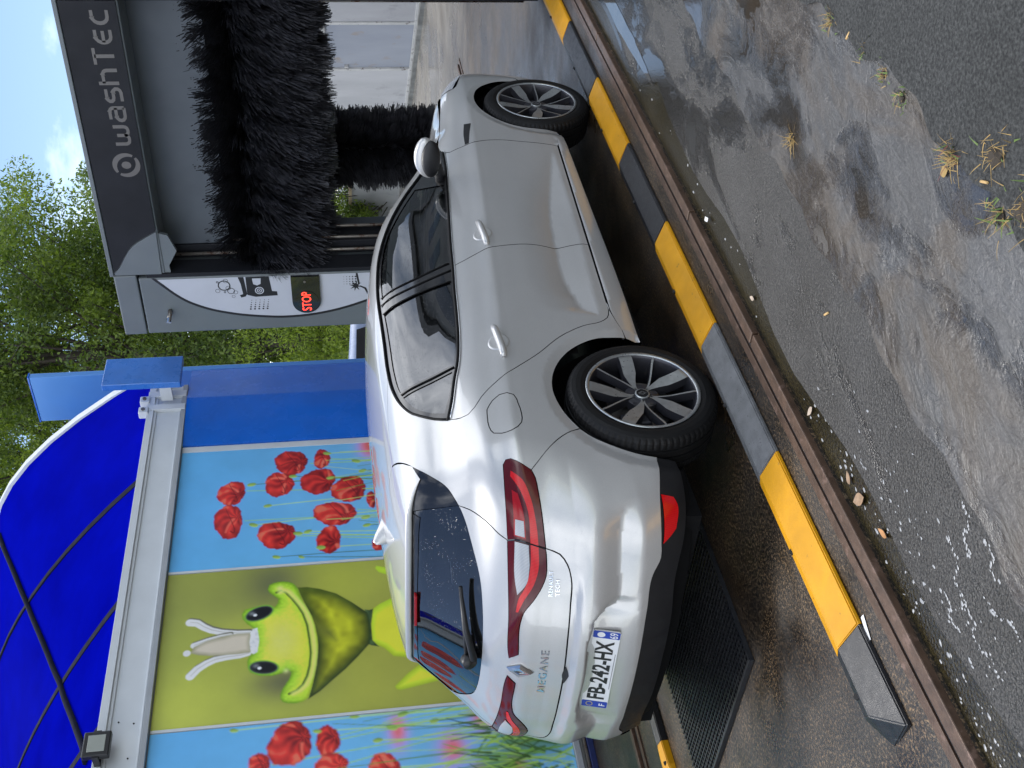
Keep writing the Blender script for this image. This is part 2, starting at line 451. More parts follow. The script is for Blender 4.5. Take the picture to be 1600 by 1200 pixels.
def m_water(name, c, rough=.015, ripple=.02):
    m = Mat(name); h = m.noise(30, 4, .6)
    cc = m.ramp(m.noise(9, 5, .6), [(.3, tuple(v*.6 for v in c)), (.7, c)])
    return m.bsdf(Base_Color=cc, Roughness=rough, Normal=m.bump(h, ripple, .01), Specular_IOR_Level=.8)
M_PUD = m_water('puddle_water', (.075, .074, .072)); M_GUT = m_water('gutter_water', (.022, .020, .010), .05, .10)
M_GUT2 = m_asphalt('algae_gutter', (.004, .004, .003), (.065, .050, .018), 110, .26, .20, (.5, .5, .4), .25)

def sheet(name, outline, z, mat, thick=.02, step=.12, jit=.0, seed=1):
    rg = random.Random(seed); P = [np.array([x, y, 0.]) for x, y in outline]
    o = []
    for i in range(len(P)):
        a, b = P[i], P[(i+1) % len(P)]; L_ = np.linalg.norm(b-a); n = max(1, int(L_/step)) if L_ < 30 else 1
        for k in range(n):
            q = a+(b-a)*k/n; o.append((q[0]+rg.uniform(-jit, jit), q[1]+rg.uniform(-jit, jit)))
    ob = flat(name, [o], lambda p: np.stack([p[:, 0], p[:, 1], np.full(len(p), z)], 1), mat, None, thick=(0, 0, -thick))
    ob['kind'] = 'structure'; return ob
g = mk('ground', [(-700, -700, -.03), (700, -700, -.03), (700, 700, -.03), (-700, 700, -.03)], [(0, 1, 2, 3)], M_FARG); g['kind'] = 'structure'
sheet('bay_floor', [(-9, -1.355), (16.2, -1.355), (26, 10), (26, 14), (-9, 14)], 0, M_BAY)
gut = [(-9, -1.355), (-9, -1.49)]+[(x, -1.485-.03*math.sin(x*2.1)-.03*math.sin(x*5.3+1)-(.07 if 1.2 < x < 1.55 else 0)) for x in np.arange(-8.5, 16, .22)]+[(16, -1.355)]
sheet('gutter', gut, -.010, M_GUT2, .015)
edge = [(x, -1.955-.07*x+.015*math.sin(x*9)+.012*math.sin(x*23)) for x in np.arange(-6, 4.2, .07)]
sheet('asphalt_strip', gut[1:-1]+[(16, -1.50), (16, -3.2), (-9, -3.2)], -.001, M_STRIP, .02)
sheet('patched_slab', edge+[(4.2, -2.75), (-6, -2.75)], .005, M_SLAB, .01, .5)
cr = [(x, -2.525+.03*math.sin(x*3.1+.4)+.018*math.sin(x*11)+.012*math.sin(x*27+2)) for x in np.arange(-5, 16, .045)]
sheet('dry_asphalt', cr+[(16, -14), (-5, -14)], .016, M_DRY, .03, .6, 0)
sheet('near_asphalt', [(-5, -14), (-5, -2.55), (-9, -2.5), (-40, -2.5), (-40, -14)], .010, M_DRY, .03, 5)
def blob2(cx, cy, rx, ry, ang, seed, n=46, rough=.22):
    rg = random.Random(seed); ph = [rg.uniform(0, 6.28) for _ in range(6)]; o = []
    for k in range(n):
        a = 2*math.pi*k/n; r = 1+rough*(math.sin(2*a+ph[0])+.7*math.sin(3*a+ph[1])+.5*math.sin(5*a+ph[2])+.35*math.sin(9*a+ph[3])+.22*math.sin(14*a+ph[4]))*.6
        x, y = rx*r*math.cos(a), ry*r*math.sin(a); o.append((cx+x*math.cos(ang)-y*math.sin(ang), cy+x*math.sin(ang)+y*math.cos(ang)))
    return o
for i, (cx, cy, rx, ry, an, z) in enumerate([(2.15, -1.56, .55, .05, 0, .0008), (3.6, -1.75, .9, .16, 0, .0008)]):
    p = sheet('puddle', blob2(cx, cy, rx, ry, an, 40+i), z, M_PUD, .001, 9)
# foam flecks lying along the gutter: nobody could count them
M_FOAM = simple('wash_foam', (.30, .305, .31), .35, var=.2, scale=80)
V = []; Fq = []; rg = random.Random(5)
def fleck(x, y, z, r, el, an):
    k0 = len(V); n = 9; h = r*.35
    V.append((x, y, z+h))
    for k in range(n):
        a = 2*math.pi*k/n; q = r*rg.uniform(.7, 1.15); px, py = q*math.cos(a)*el, q*math.sin(a)
        V.append((x+px*math.cos(an)-py*math.sin(an), y+px*math.sin(an)+py*math.cos(an), z))
    Fq.extend([(k0, k0+1+k, k0+1+(k+1) % n) for k in range(n)])
for _ in range(110):
    x = -2.1+abs(rg.gauss(0, 1.1)) if rg.random() < .75 else rg.uniform(-2.1, 2.0)
    y = rg.uniform(-1.50, -1.37); fleck(x, y, -.0095, rg.uniform(.0015, .0065), rg.uniform(1, 2.2), rg.uniform(-.4, .4))
for _ in range(80):
    x = -1.95+abs(rg.gauss(0, .55)); y = -1.50-abs(rg.gauss(0, .10)); fleck(x, y, .0002, rg.uniform(.0015, .005), rg.uniform(1, 2.4), rg.uniform(-.5, .5))
for cx, cy, ln, an in [(-1.66, -1.66, .20, 2.6), (-1.80, -1.60, .16, 2.9), (-1.63, -1.78, .15, 2.3), (-1.86, -1.72, .14, .4), (-1.75, -1.80, .12, 2.7), (-1.70, -1.55, .13, 2.9)]:
    for t in np.linspace(-.5, .5, 30):
        fleck(cx+ln*t*math.cos(an)+.012*math.sin(t*14)+rg.gauss(0, .003), cy+ln*t*math.sin(an)+.010*math.sin(t*9)+rg.gauss(0, .003), .0004, rg.uniform(.0015, .0042), 1.6, an)
tag(mk('foam_flecks', V, Fq, M_FOAM, None, True), 'white soap foam flecks floating along the wet gutter', 'foam', kind='stuff')

# ------------------------------------------------------------------ wheel guides, rails and grating
M_YEL = simple('guide_yellow', (.60, .28, .003), .50, var=.14, scale=7, bump=.15, bscale=240, spec=.3, wear=((.16, .10, .03), 22, .64))
M_BLK = simple('guide_black', (.012, .013, .016), .38, var=.3, scale=14, bump=.25, bscale=420, wear=((.075, .075, .075), 34, .63))
M_RUST = simple('rusty_rail', (.085, .050, .032), .42, metal=.25, var=.3, scale=18, bump=.25, bscale=160, wear=((.16, .10, .075), 16, .57))
M_STEEL = simple('worn_steel', (.22, .20, .18), .35, metal=.7, wear=((.10, .05, .03), 14, .52))
M_SHEEN = simple('guide_sheen_grey', (.125, .128, .13), .35, var=.25, scale=20, bump=.3, bscale=300, wear=((.03, .03, .032), 60, .62))  # pale base colour stands in for the bright reflection on one black section
PR = [(-.950, 0), (-.950, .038), (-.998, .050), (-1.118, .018), (-1.118, 0)]
def guide(name, label, fy, xs, first_black, tip):
    g = thing(name, label, 'wheel guide', (xs[0], fy(-1.03), 0), 'wheel guides of the wash bay')
    for i in range(len(xs)-1):
        a, b = xs[i], xs[i+1]; blk = (i % 2 == 0) == first_black; ga = .0012
        prof = [(fy(y), z) for y, z in PR]; mb = MB()
        if i == 0 and tip:
            V0 = [(a+.125, fy(-.945), .001), (a+.125, fy(-.945), .036), (a+.105, fy(-1.0), .050), (a-.005, fy(-1.118), .016), (a-.005, fy(-1.118), .001), (a+.012, fy(-.975), .001)]
            V1 = [(b-ga, y, max(z, .001)) for y, z in prof]
            mb.add(V0+V1, [(0, 1, 7, 6), (1, 2, 8, 7), (2, 3, 9, 8), (3, 4, 10, 9), (1, 0, 5), (1, 5, 2), (2, 5, 3), (3, 5, 4), (6, 7, 8, 9, 10)])
        else: mb.prism([(y, max(z, .001)) for y, z in prof], 0, a+ga, b-ga)
        sheen = blk and tip and abs(a+.64) < .01  # black section with its reflected brightness put into the colour
        s = mb.build('guide_section', M_SHEEN if sheen else M_BLK if blk else M_YEL, g)
        bm = bmesh.new(); bm.from_mesh(s.data)
        bmesh.ops.bevel(bm, geom=[e for e in bm.edges if e.calc_face_angle(0) > .15 and (e.verts[0].co-e.verts[1].co).length > .1], offset=.004, segments=2, affect='EDGES'); bm.to_mesh(s.data); bm.free()
        s['label'] = ('pale reflection-toned' if sheen else 'black' if blk else 'yellow')+' painted section of the guide'
        # bolt hole cup on the inner bevel
        xc = a+(b-a)*.55; MB().tube([(xc, fy(-.962), .030), (xc, fy(-.974), .0455)], .011, 12).build('bolt_hole', DARKH, s)
    return g
DARKH = simple('dark_hole', (.004, .004, .004), .8)
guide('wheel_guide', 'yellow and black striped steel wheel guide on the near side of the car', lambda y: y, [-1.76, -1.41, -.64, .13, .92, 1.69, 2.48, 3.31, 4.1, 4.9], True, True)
guide('wheel_guide', 'yellow and black wheel guide beyond the car, its end showing by the far rail', lambda y: .19-y, [-.66, -.40, .37, 1.14, 1.91, 2.68, 3.45, 4.2, 5.0], False, True)
def rail(label, fy, x0, x1, joints):
    r = thing('machine_rail', label, 'rail', (x0, fy(-1.29), 0), 'rails the wash machine runs on')
    MB().box((x0, min(fy(-1.225), fy(-1.264)), 0.0005), (x1, max(fy(-1.225), fy(-1.264)), .010), .002).build('rail_flange', M_RUST, r)
    MB().box((x0, min(fy(-1.264), fy(-1.300)), 0.0005), (x1, max(fy(-1.264), fy(-1.300)), .003)).build('rail_groove', M_BLK, r)
    js = [x0]+joints+[x1]
    for a, b in zip(js[:-1], js[1:]):
        MB().box((a+.006, min(fy(-1.300), fy(-1.352)), -.012), (b-.006, max(fy(-1.300), fy(-1.352)), .024), .004).build('rail_bar', M_RUST, r)
    return r
rail('rusty brown steel rail on the ground beside the gutter nearest the camera', lambda y: y, -9, 9, [-3.6, -.25, .62, 2.55, 5.2])
rail('rusty steel rail at the foot of the printed wall beyond the car', lambda y: .39-y, -2.5, 9, [.1, 3.2])
# rubber-and-steel grating under the tail of the car
gt = thing('floor_grating', 'black square-mesh floor grating under the tail of the car', 'grating', (-.35, .28, 0))
M_GRT = simple('black_grating', (.012, .012, .013), .38, bump=.2, bscale=200)
mb = MB(); x0, x1, y0, y1 = -.90, .22, -.23, .82
for x in np.arange(x0, x1+.001, .028): mb.box((x-.004, y0, .004), (x+.004, y1, .020))
for y in np.arange(y0, y1+.001, .028): mb.box((x0, y-.004, .0045), (x1, y+.004, .0175))
mb.build('grating_mesh', M_GRT, gt)['kind'] = 'stuff'; MB().box((x0-.012, y0-.012, .001), (x1+.012, y1+.012, .0035)).build('grating_pit', DARKH, gt)
fm = MB(); fm.box((x0-.014, y0-.014, .0015), (x0-.005, y1+.014, .021)); fm.box((x0-.004, y0-.014, .0015), (x1+.014, y0-.005, .021)); fm.build('grating_frame', M_BLK, gt)

# ------------------------------------------------------------------ weeds, leaves, litter
M_STRAW = simple('dry_grass', (.36, .24, .085), .8, var=.3, scale=30); M_GRN = simple('weed_green', (.10, .16, .03), .6, var=.3, scale=40)
M_REDW = simple('red_stem', (.22, .05, .04), .6); M_SOIL = simple('weed_soil', (.045, .035, .025), .95, bump=.6, bscale=120)
def blades(n, L_, r0, spread, seed, wid=.0014, droop=.5):
    rg = random.Random(seed); V = []; Fq = []
    for _ in range(n):
        a = rg.uniform(0, 6.28); l = L_*rg.uniform(.45, 1.1); b = rg.uniform(.3, spread); x0, y0 = rg.gauss(0, r0), rg.gauss(0, r0); k = len(V); m = 5
        w = wid*rg.uniform(.6, 1.3)
        for i in range(m):
            t = i/(m-1); out = l*math.sin(b)*t*(1+droop*t*.4); up = l*math.cos(b)*t-droop*l*.5*t*t*math.sin(b)
            cx, cy = x0+out*math.cos(a), y0+out*math.sin(a); ww = w*(1-t*.85)
            V.append((cx-ww*math.sin(a), cy+ww*math.cos(a), max(.0005, up))); V.append((cx+ww*math.sin(a), cy-ww*math.cos(a), max(.0005, up)+.0006))
        Fq += [(k+2*i, k+2*i+1, k+2*i+3, k+2*i+2) for i in range(m-1)]
    return np.array(V), Fq
def weed(label, x, y, z, straw, green, L_, spread, seed, r0=.012, red=0):
    w = thing('weed_tuft', label, 'weed', (x, y, z), 'weeds growing in the asphalt crack'); off = np.array([x, y, z])
    V, Fq = blades(straw, L_, r0, spread, seed); mk('dry_blades', V+off, Fq, M_STRAW, w)['kind'] = 'stuff'
    if green:
        V, Fq = blades(green, L_*.8, r0*1.6, 1.2, seed+50, .0032); mk('green_leaves', V+off, Fq, M_GRN, w)['kind'] = 'stuff'
    if red:
        V, Fq = blades(red, L_*.9, r0, 1.4, seed+90, .0018); mk('red_stems', V+off, Fq, M_REDW, w)['kind'] = 'stuff'
    mb = MB(); bm = bmesh.new(); bmesh.ops.create_icosphere(bm, subdivisions=2, radius=1); rg = random.Random(seed)
    for v in bm.verts:
        k = rg.uniform(.8, 1.2); v.co = Vector((x+v.co.x*r0*1.1*k, y+v.co.y*r0*.8*k, z+v.co.z*r0*.4*k))
    mb.bm(bm).build('soil_clump', M_SOIL, w)
weed('straw coloured grass tuft at the far end of the asphalt crack', -.22, -2.54, .008, 56, 12, 0.041, 1.25, 1)
weed('dry star-shaped grass tuft growing alone in the middle of the wet slab', -.15, -2.10, .006, 48, 0, 0.047, 1.45, 2)
weed('thin yellow weeds beside the pale cigarette end in the crack', -.47, -2.545, .008, 17, 14, 0.033, 1.4, 3)
weed('small dry weed with reddish stems halfway along the crack', -.61, -2.535, .008, 27, 10, 0.028, 1.4, 4, .012, 6)
weed('low mossy weed in the crack below the reddish one', -.74, -2.525, .008, 11, 22, 0.025, 1.4, 5)
weed('bushy orange-brown grass tuft with long pale stalks', -1.05, -2.525, .008, 64, 8, 0.061, 1.45, 6, .016, 6)
weed('tangle of thin straw stalks on the dry asphalt edge', -1.22, -2.61, .016, 34, 4, 0.050, 1.5, 7, .03)
weed('green leafy weed with dark soil at the crack end nearest the camera', -1.30, -2.50, .008, 24, 16, 0.055, 1.35, 8, .022)
weed('brown matted weed clump behind the green leafy one', -1.38, -2.56, .012, 56, 10, 0.044, 1.5, 9, .03)
def leaf(label, x, y, z, L_, w, an, mat, cup=.15):
    V = []; Fq = []; n = 9
    for i in range(n):
        t = i/(n-1); s = w*math.sin(math.pi*t**.8)**.9
        for sd in (-1, 0, 1):
            px, py = (t-.5)*L_, sd*s*.5; V.append((x+px*math.cos(an)-py*math.sin(an), y+px*math.sin(an)+py*math.cos(an), z+.003+cup*abs(sd)*s+.12*L_*(t-.5)**2*2))
    Fq = [(i*3+k, i*3+k+1, i*3+k+4, i*3+k+3) for i in range(n-1) for k in range(2)]
    return tag(mk('fallen_leaf', V, Fq, mat, None, True), label, 'leaf', 'fallen leaves and scraps in the gutter')
M_LF1 = simple('leaf_orange', (.42, .20, .07), .6, var=.3, scale=60); M_LF2 = simple('leaf_pale', (.45, .36, .28), .6, var=.25, scale=60); M_LF3 = simple('leaf_tan', (.30, .19, .11), .6, var=.3, scale=60)
leaf('bright orange pointed leaf floating in the gutter', -1.33, -1.44, -.008, .055, .020, .3, M_LF1)
leaf('large crumpled tan leaf with foam on it in the gutter', -1.17, -1.415, -.008, .075, .040, 1.0, M_LF3)
leaf('pale pinkish leaf at the gutter edge beside the rail joint', -.12, -1.42, -.008, .045, .018, .4, M_LF2)
leaf('brown leaf half under foam, next to the crumpled tan one', -1.08, -1.42, -.008, .045, .025, -.5, M_LF3)
leaf('pale torn leaf lying farther up the gutter', -.75, -1.405, -.008, .05, .022, 1.3, M_LF2)
leaf('small yellow leaf on the slab by the bushy orange-brown tuft', -1.04, -2.47, .006, .035, .028, .8, M_STRAW)
M_BUTT = simple('cigarette_paper', (.55, .36, .15), .7, var=.2, scale=90); M_PAP = simple('white_paper', (.7, .7, .7), .7)
def butt(label, x, y, z, an, L_=.028):
    d = np.array([math.cos(an), math.sin(an), 0])*L_/2; c = np.array([x, y, z+.004])
    o = MB().tube([c-d, c-d*.2, c+d], [.0036, .0038, .0036], 10).build('cigarette_end', M_BUTT, None, True)
    tag(o, label, 'cigarette end', 'cigarette ends on the ground')
butt('yellow cigarette end on the coarse wet asphalt', -.68, -1.76, -.001, .9)
butt('pale cigarette end in the weedy crack at its far end', -.36, -2.545, .010, 1.2)
butt('orange cigarette end on the dry asphalt edge near the camera', -1.22, -2.545, .016, .4)
tag(flat('paper_scrap', [blob2(.46, -1.41, .022, .012, .3, 3, 14)], lambda p: np.stack([p[:, 0], p[:, 1], .001+.006*np.sin(p[:, 0]*90)**2], 1), M_PAP, None, thick=(0, 0, -.001)), 'small white paper scrap beside the rail', 'paper')
tag(flat('paper_label', [[(-1.475, -1.125), (-1.40, -1.150), (-1.395, -1.130), (-1.468, -1.105)]], lambda p: np.stack([p[:, 0], p[:, 1], .004+.01*(p[:, 0]+1.40)**2], 1), M_PAP, None, thick=(0, 0, -.001)), 'torn white label stuck under the guide at its black end', 'label')

def hull_solve(kind, ab, use_rear=True):
    ab = np.asarray(ab, float); a, b = ab[:, 0], ab[:, 1]; n = len(a); z0 = np.zeros(n)
    if kind == 'S': O = np.stack([a, z0, b], 1); D = np.stack([z0, z0-1, z0], 1); hi = 1.3
    elif kind == 'X': O = np.stack([z0, a, b], 1); D = np.stack([z0-1, z0, z0], 1); hi = 1.0
    elif kind == 'T': O = np.stack([a, b, z0+.6], 1); D = np.stack([z0, z0, z0+1], 1); hi = 1.2
    else:
        O = np.tile(np.asarray(kind, float), (n, 1)); hi = 3.2
        D = np.stack([-np.cos(b)*np.sin(a), -np.cos(b)*np.cos(a), np.sin(b)], 1)
    lo = np.zeros(n); h = np.full(n, hi)
    for _ in range(34):
        m = (lo+h)/2; p = O+D*m[:, None]; ins = F(p[:, 0], p[:, 1], p[:, 2], use_rear) < 0
        lo = np.where(ins, m, lo); h = np.where(ins, h, m)
    P = O+D*((lo+h)/2)[:, None]; e = .004
    g = np.stack([F(P[:, 0]+(e if k == 0 else 0), P[:, 1]+(e if k == 1 else 0), P[:, 2]+(e if k == 2 else 0), use_rear)
                  - F(P[:, 0]-(e if k == 0 else 0), P[:, 1]-(e if k == 1 else 0), P[:, 2]-(e if k == 2 else 0), use_rear) for k in range(3)], 1)
    return P, g/(np.linalg.norm(g, axis=1)[:, None]+1e-12)

def to_ab(kind, P):
    P = np.asarray(P, float)
    if kind == 'S': return P[:, [0, 2]]
    if kind == 'T': return P[:, [0, 1]]
    d = P-np.asarray(kind, float)
    return np.stack([np.arctan2(-d[:, 0], -d[:, 1]), np.arctan2(d[:, 2], np.hypot(d[:, 0], d[:, 1]))], 1)

def inset(poly, g):
    p = np.asarray(poly); n = len(p)
    t = np.roll(p, -1, 0)-np.roll(p, 1, 0); t /= np.linalg.norm(t, axis=1)[:, None]+1e-12
    area = .5*np.sum(p[:, 0]*np.roll(p[:, 1], -1)-np.roll(p[:, 0], -1)*p[:, 1])
    nn = np.stack([-t[:, 1], t[:, 0]], 1)*(1 if area > 0 else -1)
    return p+nn*g

def panel(name, kind, outline, mat, parent, gap=.0022, sp=.018, off=0.0, flange=.012, holes=(), mirror=False, use_rear=True, creases=()):
    """a piece of the skin: outline in space -> triangulated on the skin, with turned-in edges"""
    ab = to_ab(kind, outline); sc = 1.0
    if not isinstance(kind, str):
        sc = 1/np.mean(np.linalg.norm(np.asarray(outline)-np.asarray(kind), axis=1))
    loops = [inset(ab, gap*sc)]+[inset(to_ab(kind, h), -gap*sc) for h in holes]
    cz = []
    for c_ in creases:
        q = to_ab(kind, c_); ok = inpoly(q, loops[0]) & (polydist(q, loops[0]) > .006*sc); run = []
        for a_, k_ in zip(q, ok):
            if k_: run.append(a_)
            else:
                if len(run) > 1: cz.append(run)
                run = []
        if len(run) > 1: cz.append(run)
    p, tri, lps = fill2d(loops, sp*sc, cz)
    P, N = hull_solve(kind, p, use_rear)
    P = P+N*off
    a, b, c = P[tri[0][0]], P[tri[0][1]], P[tri[0][2]]
    cr = np.zeros(3)
    for f in tri[:40]: cr += np.sign(np.dot(np.cross(P[f[1]]-P[f[0]], P[f[2]]-P[f[0]]), N[f[0]]))
    if cr[0] < 0: tri = [f[::-1] for f in tri]
    V = [P]; NN = [N]; Fc = [list(f) for f in tri]; n = len(P)
    if flange:
        for l in lps:
            q = P[l]; t = np.roll(q, -1, 0)-np.roll(q, 1, 0); out = np.cross(t, N[l]); out /= np.linalg.norm(out, axis=1)[:, None]+1e-9
            k = n; m = len(l)
            V += [q, q-N[l]*flange]; NN += [out, out]; n += 2*m
            Fc += [[k+i, k+(i+1) % m, k+m+(i+1) % m, k+m+i] for i in range(m)]
    V = np.concatenate(V); NN = np.concatenate(NN)
    if mirror:
        V = V*[1, -1, 1]; NN = NN*[1, -1, 1]; Fc = [f[::-1] for f in Fc]
    return mk(name, V, Fc, mat, parent, True, NN)

def xz(l, y=-.86): return [(x, y, z) for x, z in l]
def on_top(x, y): return hull_solve('T', [(x, y)])[0][0]

# ---- car materials
def m_paint():
    m = Mat('silver_paint')
    fl = m.noise(900, 1, .5); v = m.n('TexVoronoi'); v.inputs['Scale'].default_value = 55; m.l(m.pos(), v.inputs['Vector'])
    drop = m.ramp(v.outputs['Distance'], [(0, 1), (.13, 0)])
    vis = m.ramp(m.noise(7, 3), [(.48, 0), (.60, 1)]); dh = m.math('MULTIPLY', drop, vis)
    c = m.ramp(fl, [(.3, (.49, .485, .475)), (.7, (.61, .605, .592))])
    dirt = m.ramp(m.noise(2.2, 7, .65), [(.35, 1), (.75, .93)]); c = m.mix(1.0, c, dirt, 'MULTIPLY')
    nb = m.bump(dh, .35, .002)
    m.bsdf(Base_Color=c, Metallic=.40, Roughness=.32, Coat_Weight=.95, Coat_Roughness=.02)
    m.l(nb, m.p.inputs['Coat Normal']); m.l(nb, m.p.inputs['Normal']); return m.m
PAINT = m_paint()
BLACKP = simple('black_plastic', (.009, .009, .0105), .5, bump=.12, bscale=700)
GLOSSB = simple('gloss_black', (.008, .008, .009), .10, coat=.6)
RUBBER = simple('tyre_rubber', (.006, .006, .0065), .55, bump=.25, bscale=160, spec=.25, wear=((.022, .020, .018), 9, .62))
DARKIN = simple('dark_interior', (.005, .005, .0055), .85, spec=.1)
SEAL = simple('window_seal_rubber', (.004, .004, .0045), .6, spec=.2)
SEAT = simple('seat_cloth', (.010, .010, .012), .9, bump=.2, bscale=500)
ALU = simple('machined_alloy', (.46, .48, .49), .34, metal=.85, var=.12, scale=30, wear=((.16, .16, .16), 40, .63))
ALUD = simple('dark_alloy', (.055, .055, .065), .38, metal=.6, wear=((.10, .095, .09), 12, .58))
CHROME = simple('chrome', (.75, .76, .78), .08, metal=1.0, var=.03)
DISC = simple('brake_disc', (.16, .15, .14), .45, metal=.8, wear=((.12, .05, .02), 20, .55))

def m_glass(name, tint, dark):
    m = Mat(name)
    v = m.n('TexVoronoi'); v.inputs['Scale'].default_value = 120; m.l(m.pos(), v.inputs['Vector'])
    drop = m.ramp(v.outputs['Distance'], [(0, 1), (.20, 0)])
    vis = m.ramp(m.noise(9, 4, .6), [(.46, 0), (.62, 1)]); h = m.math('MULTIPLY', drop, vis)
    nb = m.bump(h, .5, .0025)
    tr = m.n('BsdfTransparent'); tr.inputs[0].default_value = (*tint, 1)
    df = m.n('BsdfDiffuse'); df.inputs[0].default_value = (.02, .022, .024, 1)
    m1 = m.n('MixShader'); m1.inputs[0].default_value = dark; m.l(tr.outputs[0], m1.inputs[1]); m.l(df.outputs[0], m1.inputs[2])
    gl = m.n('BsdfGlossy'); gl.inputs['Roughness'].default_value = .015; gl.inputs[0].default_value = (.95, .97, 1, 1); m.l(nb, gl.inputs['Normal'])
    fr = m.n('Fresnel'); fr.inputs[0].default_value = 1.95 if dark > .1 else 1.7; m.l(nb, fr.inputs['Normal'])
    m2 = m.n('MixShader'); m.l(fr.outputs[0], m2.inputs[0]); m.l(m1.outputs[0], m2.inputs[1]); m.l(gl.outputs[0], m2.inputs[2])
    m.l(m2.outputs[0], m.out.inputs[0]); return m.m
GLASS = m_glass('clear_car_glass', (.42, .52, .48), .04)
PRIV = m_glass('privacy_glass', (.05, .055, .06), .15)

def m_lens(name, c, rough=.12, emit=0):
    m = Mat(name); t = m.n('TexWave'); t.inputs['Scale'].default_value = 60; m.l(m.pos(), t.inputs['Vector'])
    cc = m.ramp(t.outputs[0], [(.2, tuple(v*.9 for v in c)), (.8, c)])
    kw = dict(Base_Color=cc, Roughness=rough, Coat_Weight=.30, Coat_Roughness=.06, Specular_IOR_Level=.3)
    if emit: kw.update(Emission_Color=c, Emission_Strength=emit)
    return m.bsdf(**kw)
RED_D = m_lens('dark_red_lens', (.085, .003, .005)); RED_L = m_lens('red_lens', (.62, .008, .010))
RED_M = m_lens('mid_red_lens', (.34, .006, .010))
CLEARL = m_lens('clear_lens', (.42, .44, .47), .1)

CAR = thing('hatchback_car', 'silver five-door hatchback standing in the wash bay, seen from its rear right', 'car', (1.3, 0, 0))

# ---- outlines (metres; x forward from the rear axle, z up)
BELT_F = [(2.143, .931), (1.932, .936), (1.774, .948), (1.48, .968), (1.175, .990), (1.008, .999)]
BELT_R = [(1.008, .999), (.834, 1.011), (.59, 1.024), (.474, 1.032), (.267, 1.060), (.208, 1.075), (.05, 1.109), (.008, 1.122)]
BGAP = [(1.008, .999), (1.021, .944), (1.052, .864), (1.073, .784), (1.089, .704), (1.102, .601), (1.108, .488), (1.113, .40), (1.109, .321)]
FDF = [(2.13, .287), (2.144, .377), (2.155, .489), (2.164, .600), (2.153, .692), (2.133, .756), (2.122, .806), (2.112, .854), (2.108, .894), (2.143, .931)]
RDR = [(.008, 1.122), (-.026, 1.076), (-.030, 1.046), (-.009, 1.018), (.032, .987), (.069, .951), (.105, .904), (.173, .814), (.242, .729), (.387, .577), (.448, .477), (.478, .395), (.510, .356), (.560, .339), (.628, .336)]
DBOT_R = [(.628, .336), (1.109, .321)]
DBOT_F = [(1.109, .321), (2.13, .287)]
DTOP = [(2.192, .944), (2.09, 1.031), (1.911, 1.143), (1.746, 1.224), (1.551, 1.295), (1.386, 1.333), (1.213, 1.350), (1.031, 1.355), (.886, 1.351), (.703, 1.346), (.520, 1.342), (.354, 1.327), (.240, 1.301), (.145, 1.260), (.078, 1.201), (.008, 1.122)]
G_F = [[(1.90, 1.108), (1.70, 1.209), (1.529, 1.280), (1.354, 1.317), (1.182, 1.334), (1.045, 1.337)], [(1.045, 1.337), (1.041, 1.186), (1.050, 1.015)], [(1.050, 1.015), (1.183, 1.007), (1.492, .984), (1.80, .962)], [(1.80, .962), (1.90, 1.108)]]
G_R = [[(.902, 1.335), (.826, 1.331), (.652, 1.325), (.475, 1.319), (.344, 1.306), (.312, 1.300)], [(.312, 1.300), (.306, 1.071)], [(.306, 1.071), (.381, 1.060), (.601, 1.040), (.891, 1.024)], [(.891, 1.024), (.907, 1.178), (.902, 1.335)]]
G_Q = [[(.271, 1.290), (.239, 1.278), (.16, 1.242), (.104, 1.193), (.056, 1.135)], [(.056, 1.135), (.124, 1.112), (.263, 1.082)], [(.263, 1.082), (.271, 1.290)]]
RARCH = [(.385, .300), (.381, .345), (.371, .429), (.329, .518), (.278, .581), (.201, .640), (.109, .679), (.030, .690), (-.045, .679), (-.115, .655), (-.182, .618), (-.225, .576), (-.267, .512), (-.300, .446), (-.328, .352), (-.330, .331)]

def arc3(l, y):  # arch points get their true depth from the skin
    P = hull_solve('S', l)[0]; return [tuple(p) for p in P]
RAR3 = arc3(RARCH, -.85)
LAMP_TOP = [(-.334, -.832, .948), (-.409, -.789, .951), (-.481, -.724, .951), (-.540, -.631, .949), (-.580, -.542, .948), (-.644, -.309, .941), (-.667, -.089, .934), (-.670, -.059, .930)]
LAMP_END = [(-.670, -.059, .930), (-.686, -.098, .896)]
LAMP_LOW = [(-.686, -.098, .896), (-.671, -.298, .896), (-.669, -.342, .888), (-.666, -.413, .852), (-.656, -.481, .822), (-.645, -.527, .809), (-.621, -.589, .808), (-.600, -.635, .811), (-.579, -.673, .815), (-.517, -.749, .822), (-.446, -.802, .829), (-.406, -.824, .834), (-.376, -.837, .845)]
LAMP_FR = [(-.376, -.837, .845), (-.354, -.845, .872), (-.318, -.843, .936), (-.334, -.832, .948)]
QB = [(-.182, -.862, .618), (-.230, -.871, .696), (-.376, -.837, .845)]
TG_UP = [(-.540, -.631, .949), (-.508, -.633, .977), (-.458, -.640, 1.010), (-.414, -.639, 1.040), (-.373, -.636, 1.075), (-.338, -.625, 1.114)]
WING_OUT = [(-.338, -.625, 1.114), (-.326, -.634, 1.122), (-.270, -.653, 1.150), (-.183, -.643, 1.213), (-.108, -.621, 1.272)]
SPG = [(-.108, -.621, 1.272), (-.081, -.611, 1.288), (-.029, -.578, 1.321), (.035, -.500, 1.352)]
SPG2 = [(.035, -.500, 1.352), (.042, -.409, 1.364), (.031, -.303, 1.371), (.030, -.142, 1.379), (.030, 0, 1.380)]
TG_LOW = [(-.600, -.635, .811), (-.626, -.627, .760), (-.650, -.592, .732), (-.672, -.535, .716), (-.703, -.40, .712), (-.729, -.226, .711), (-.739, -.05, .709), (-.740, 0, .709)]
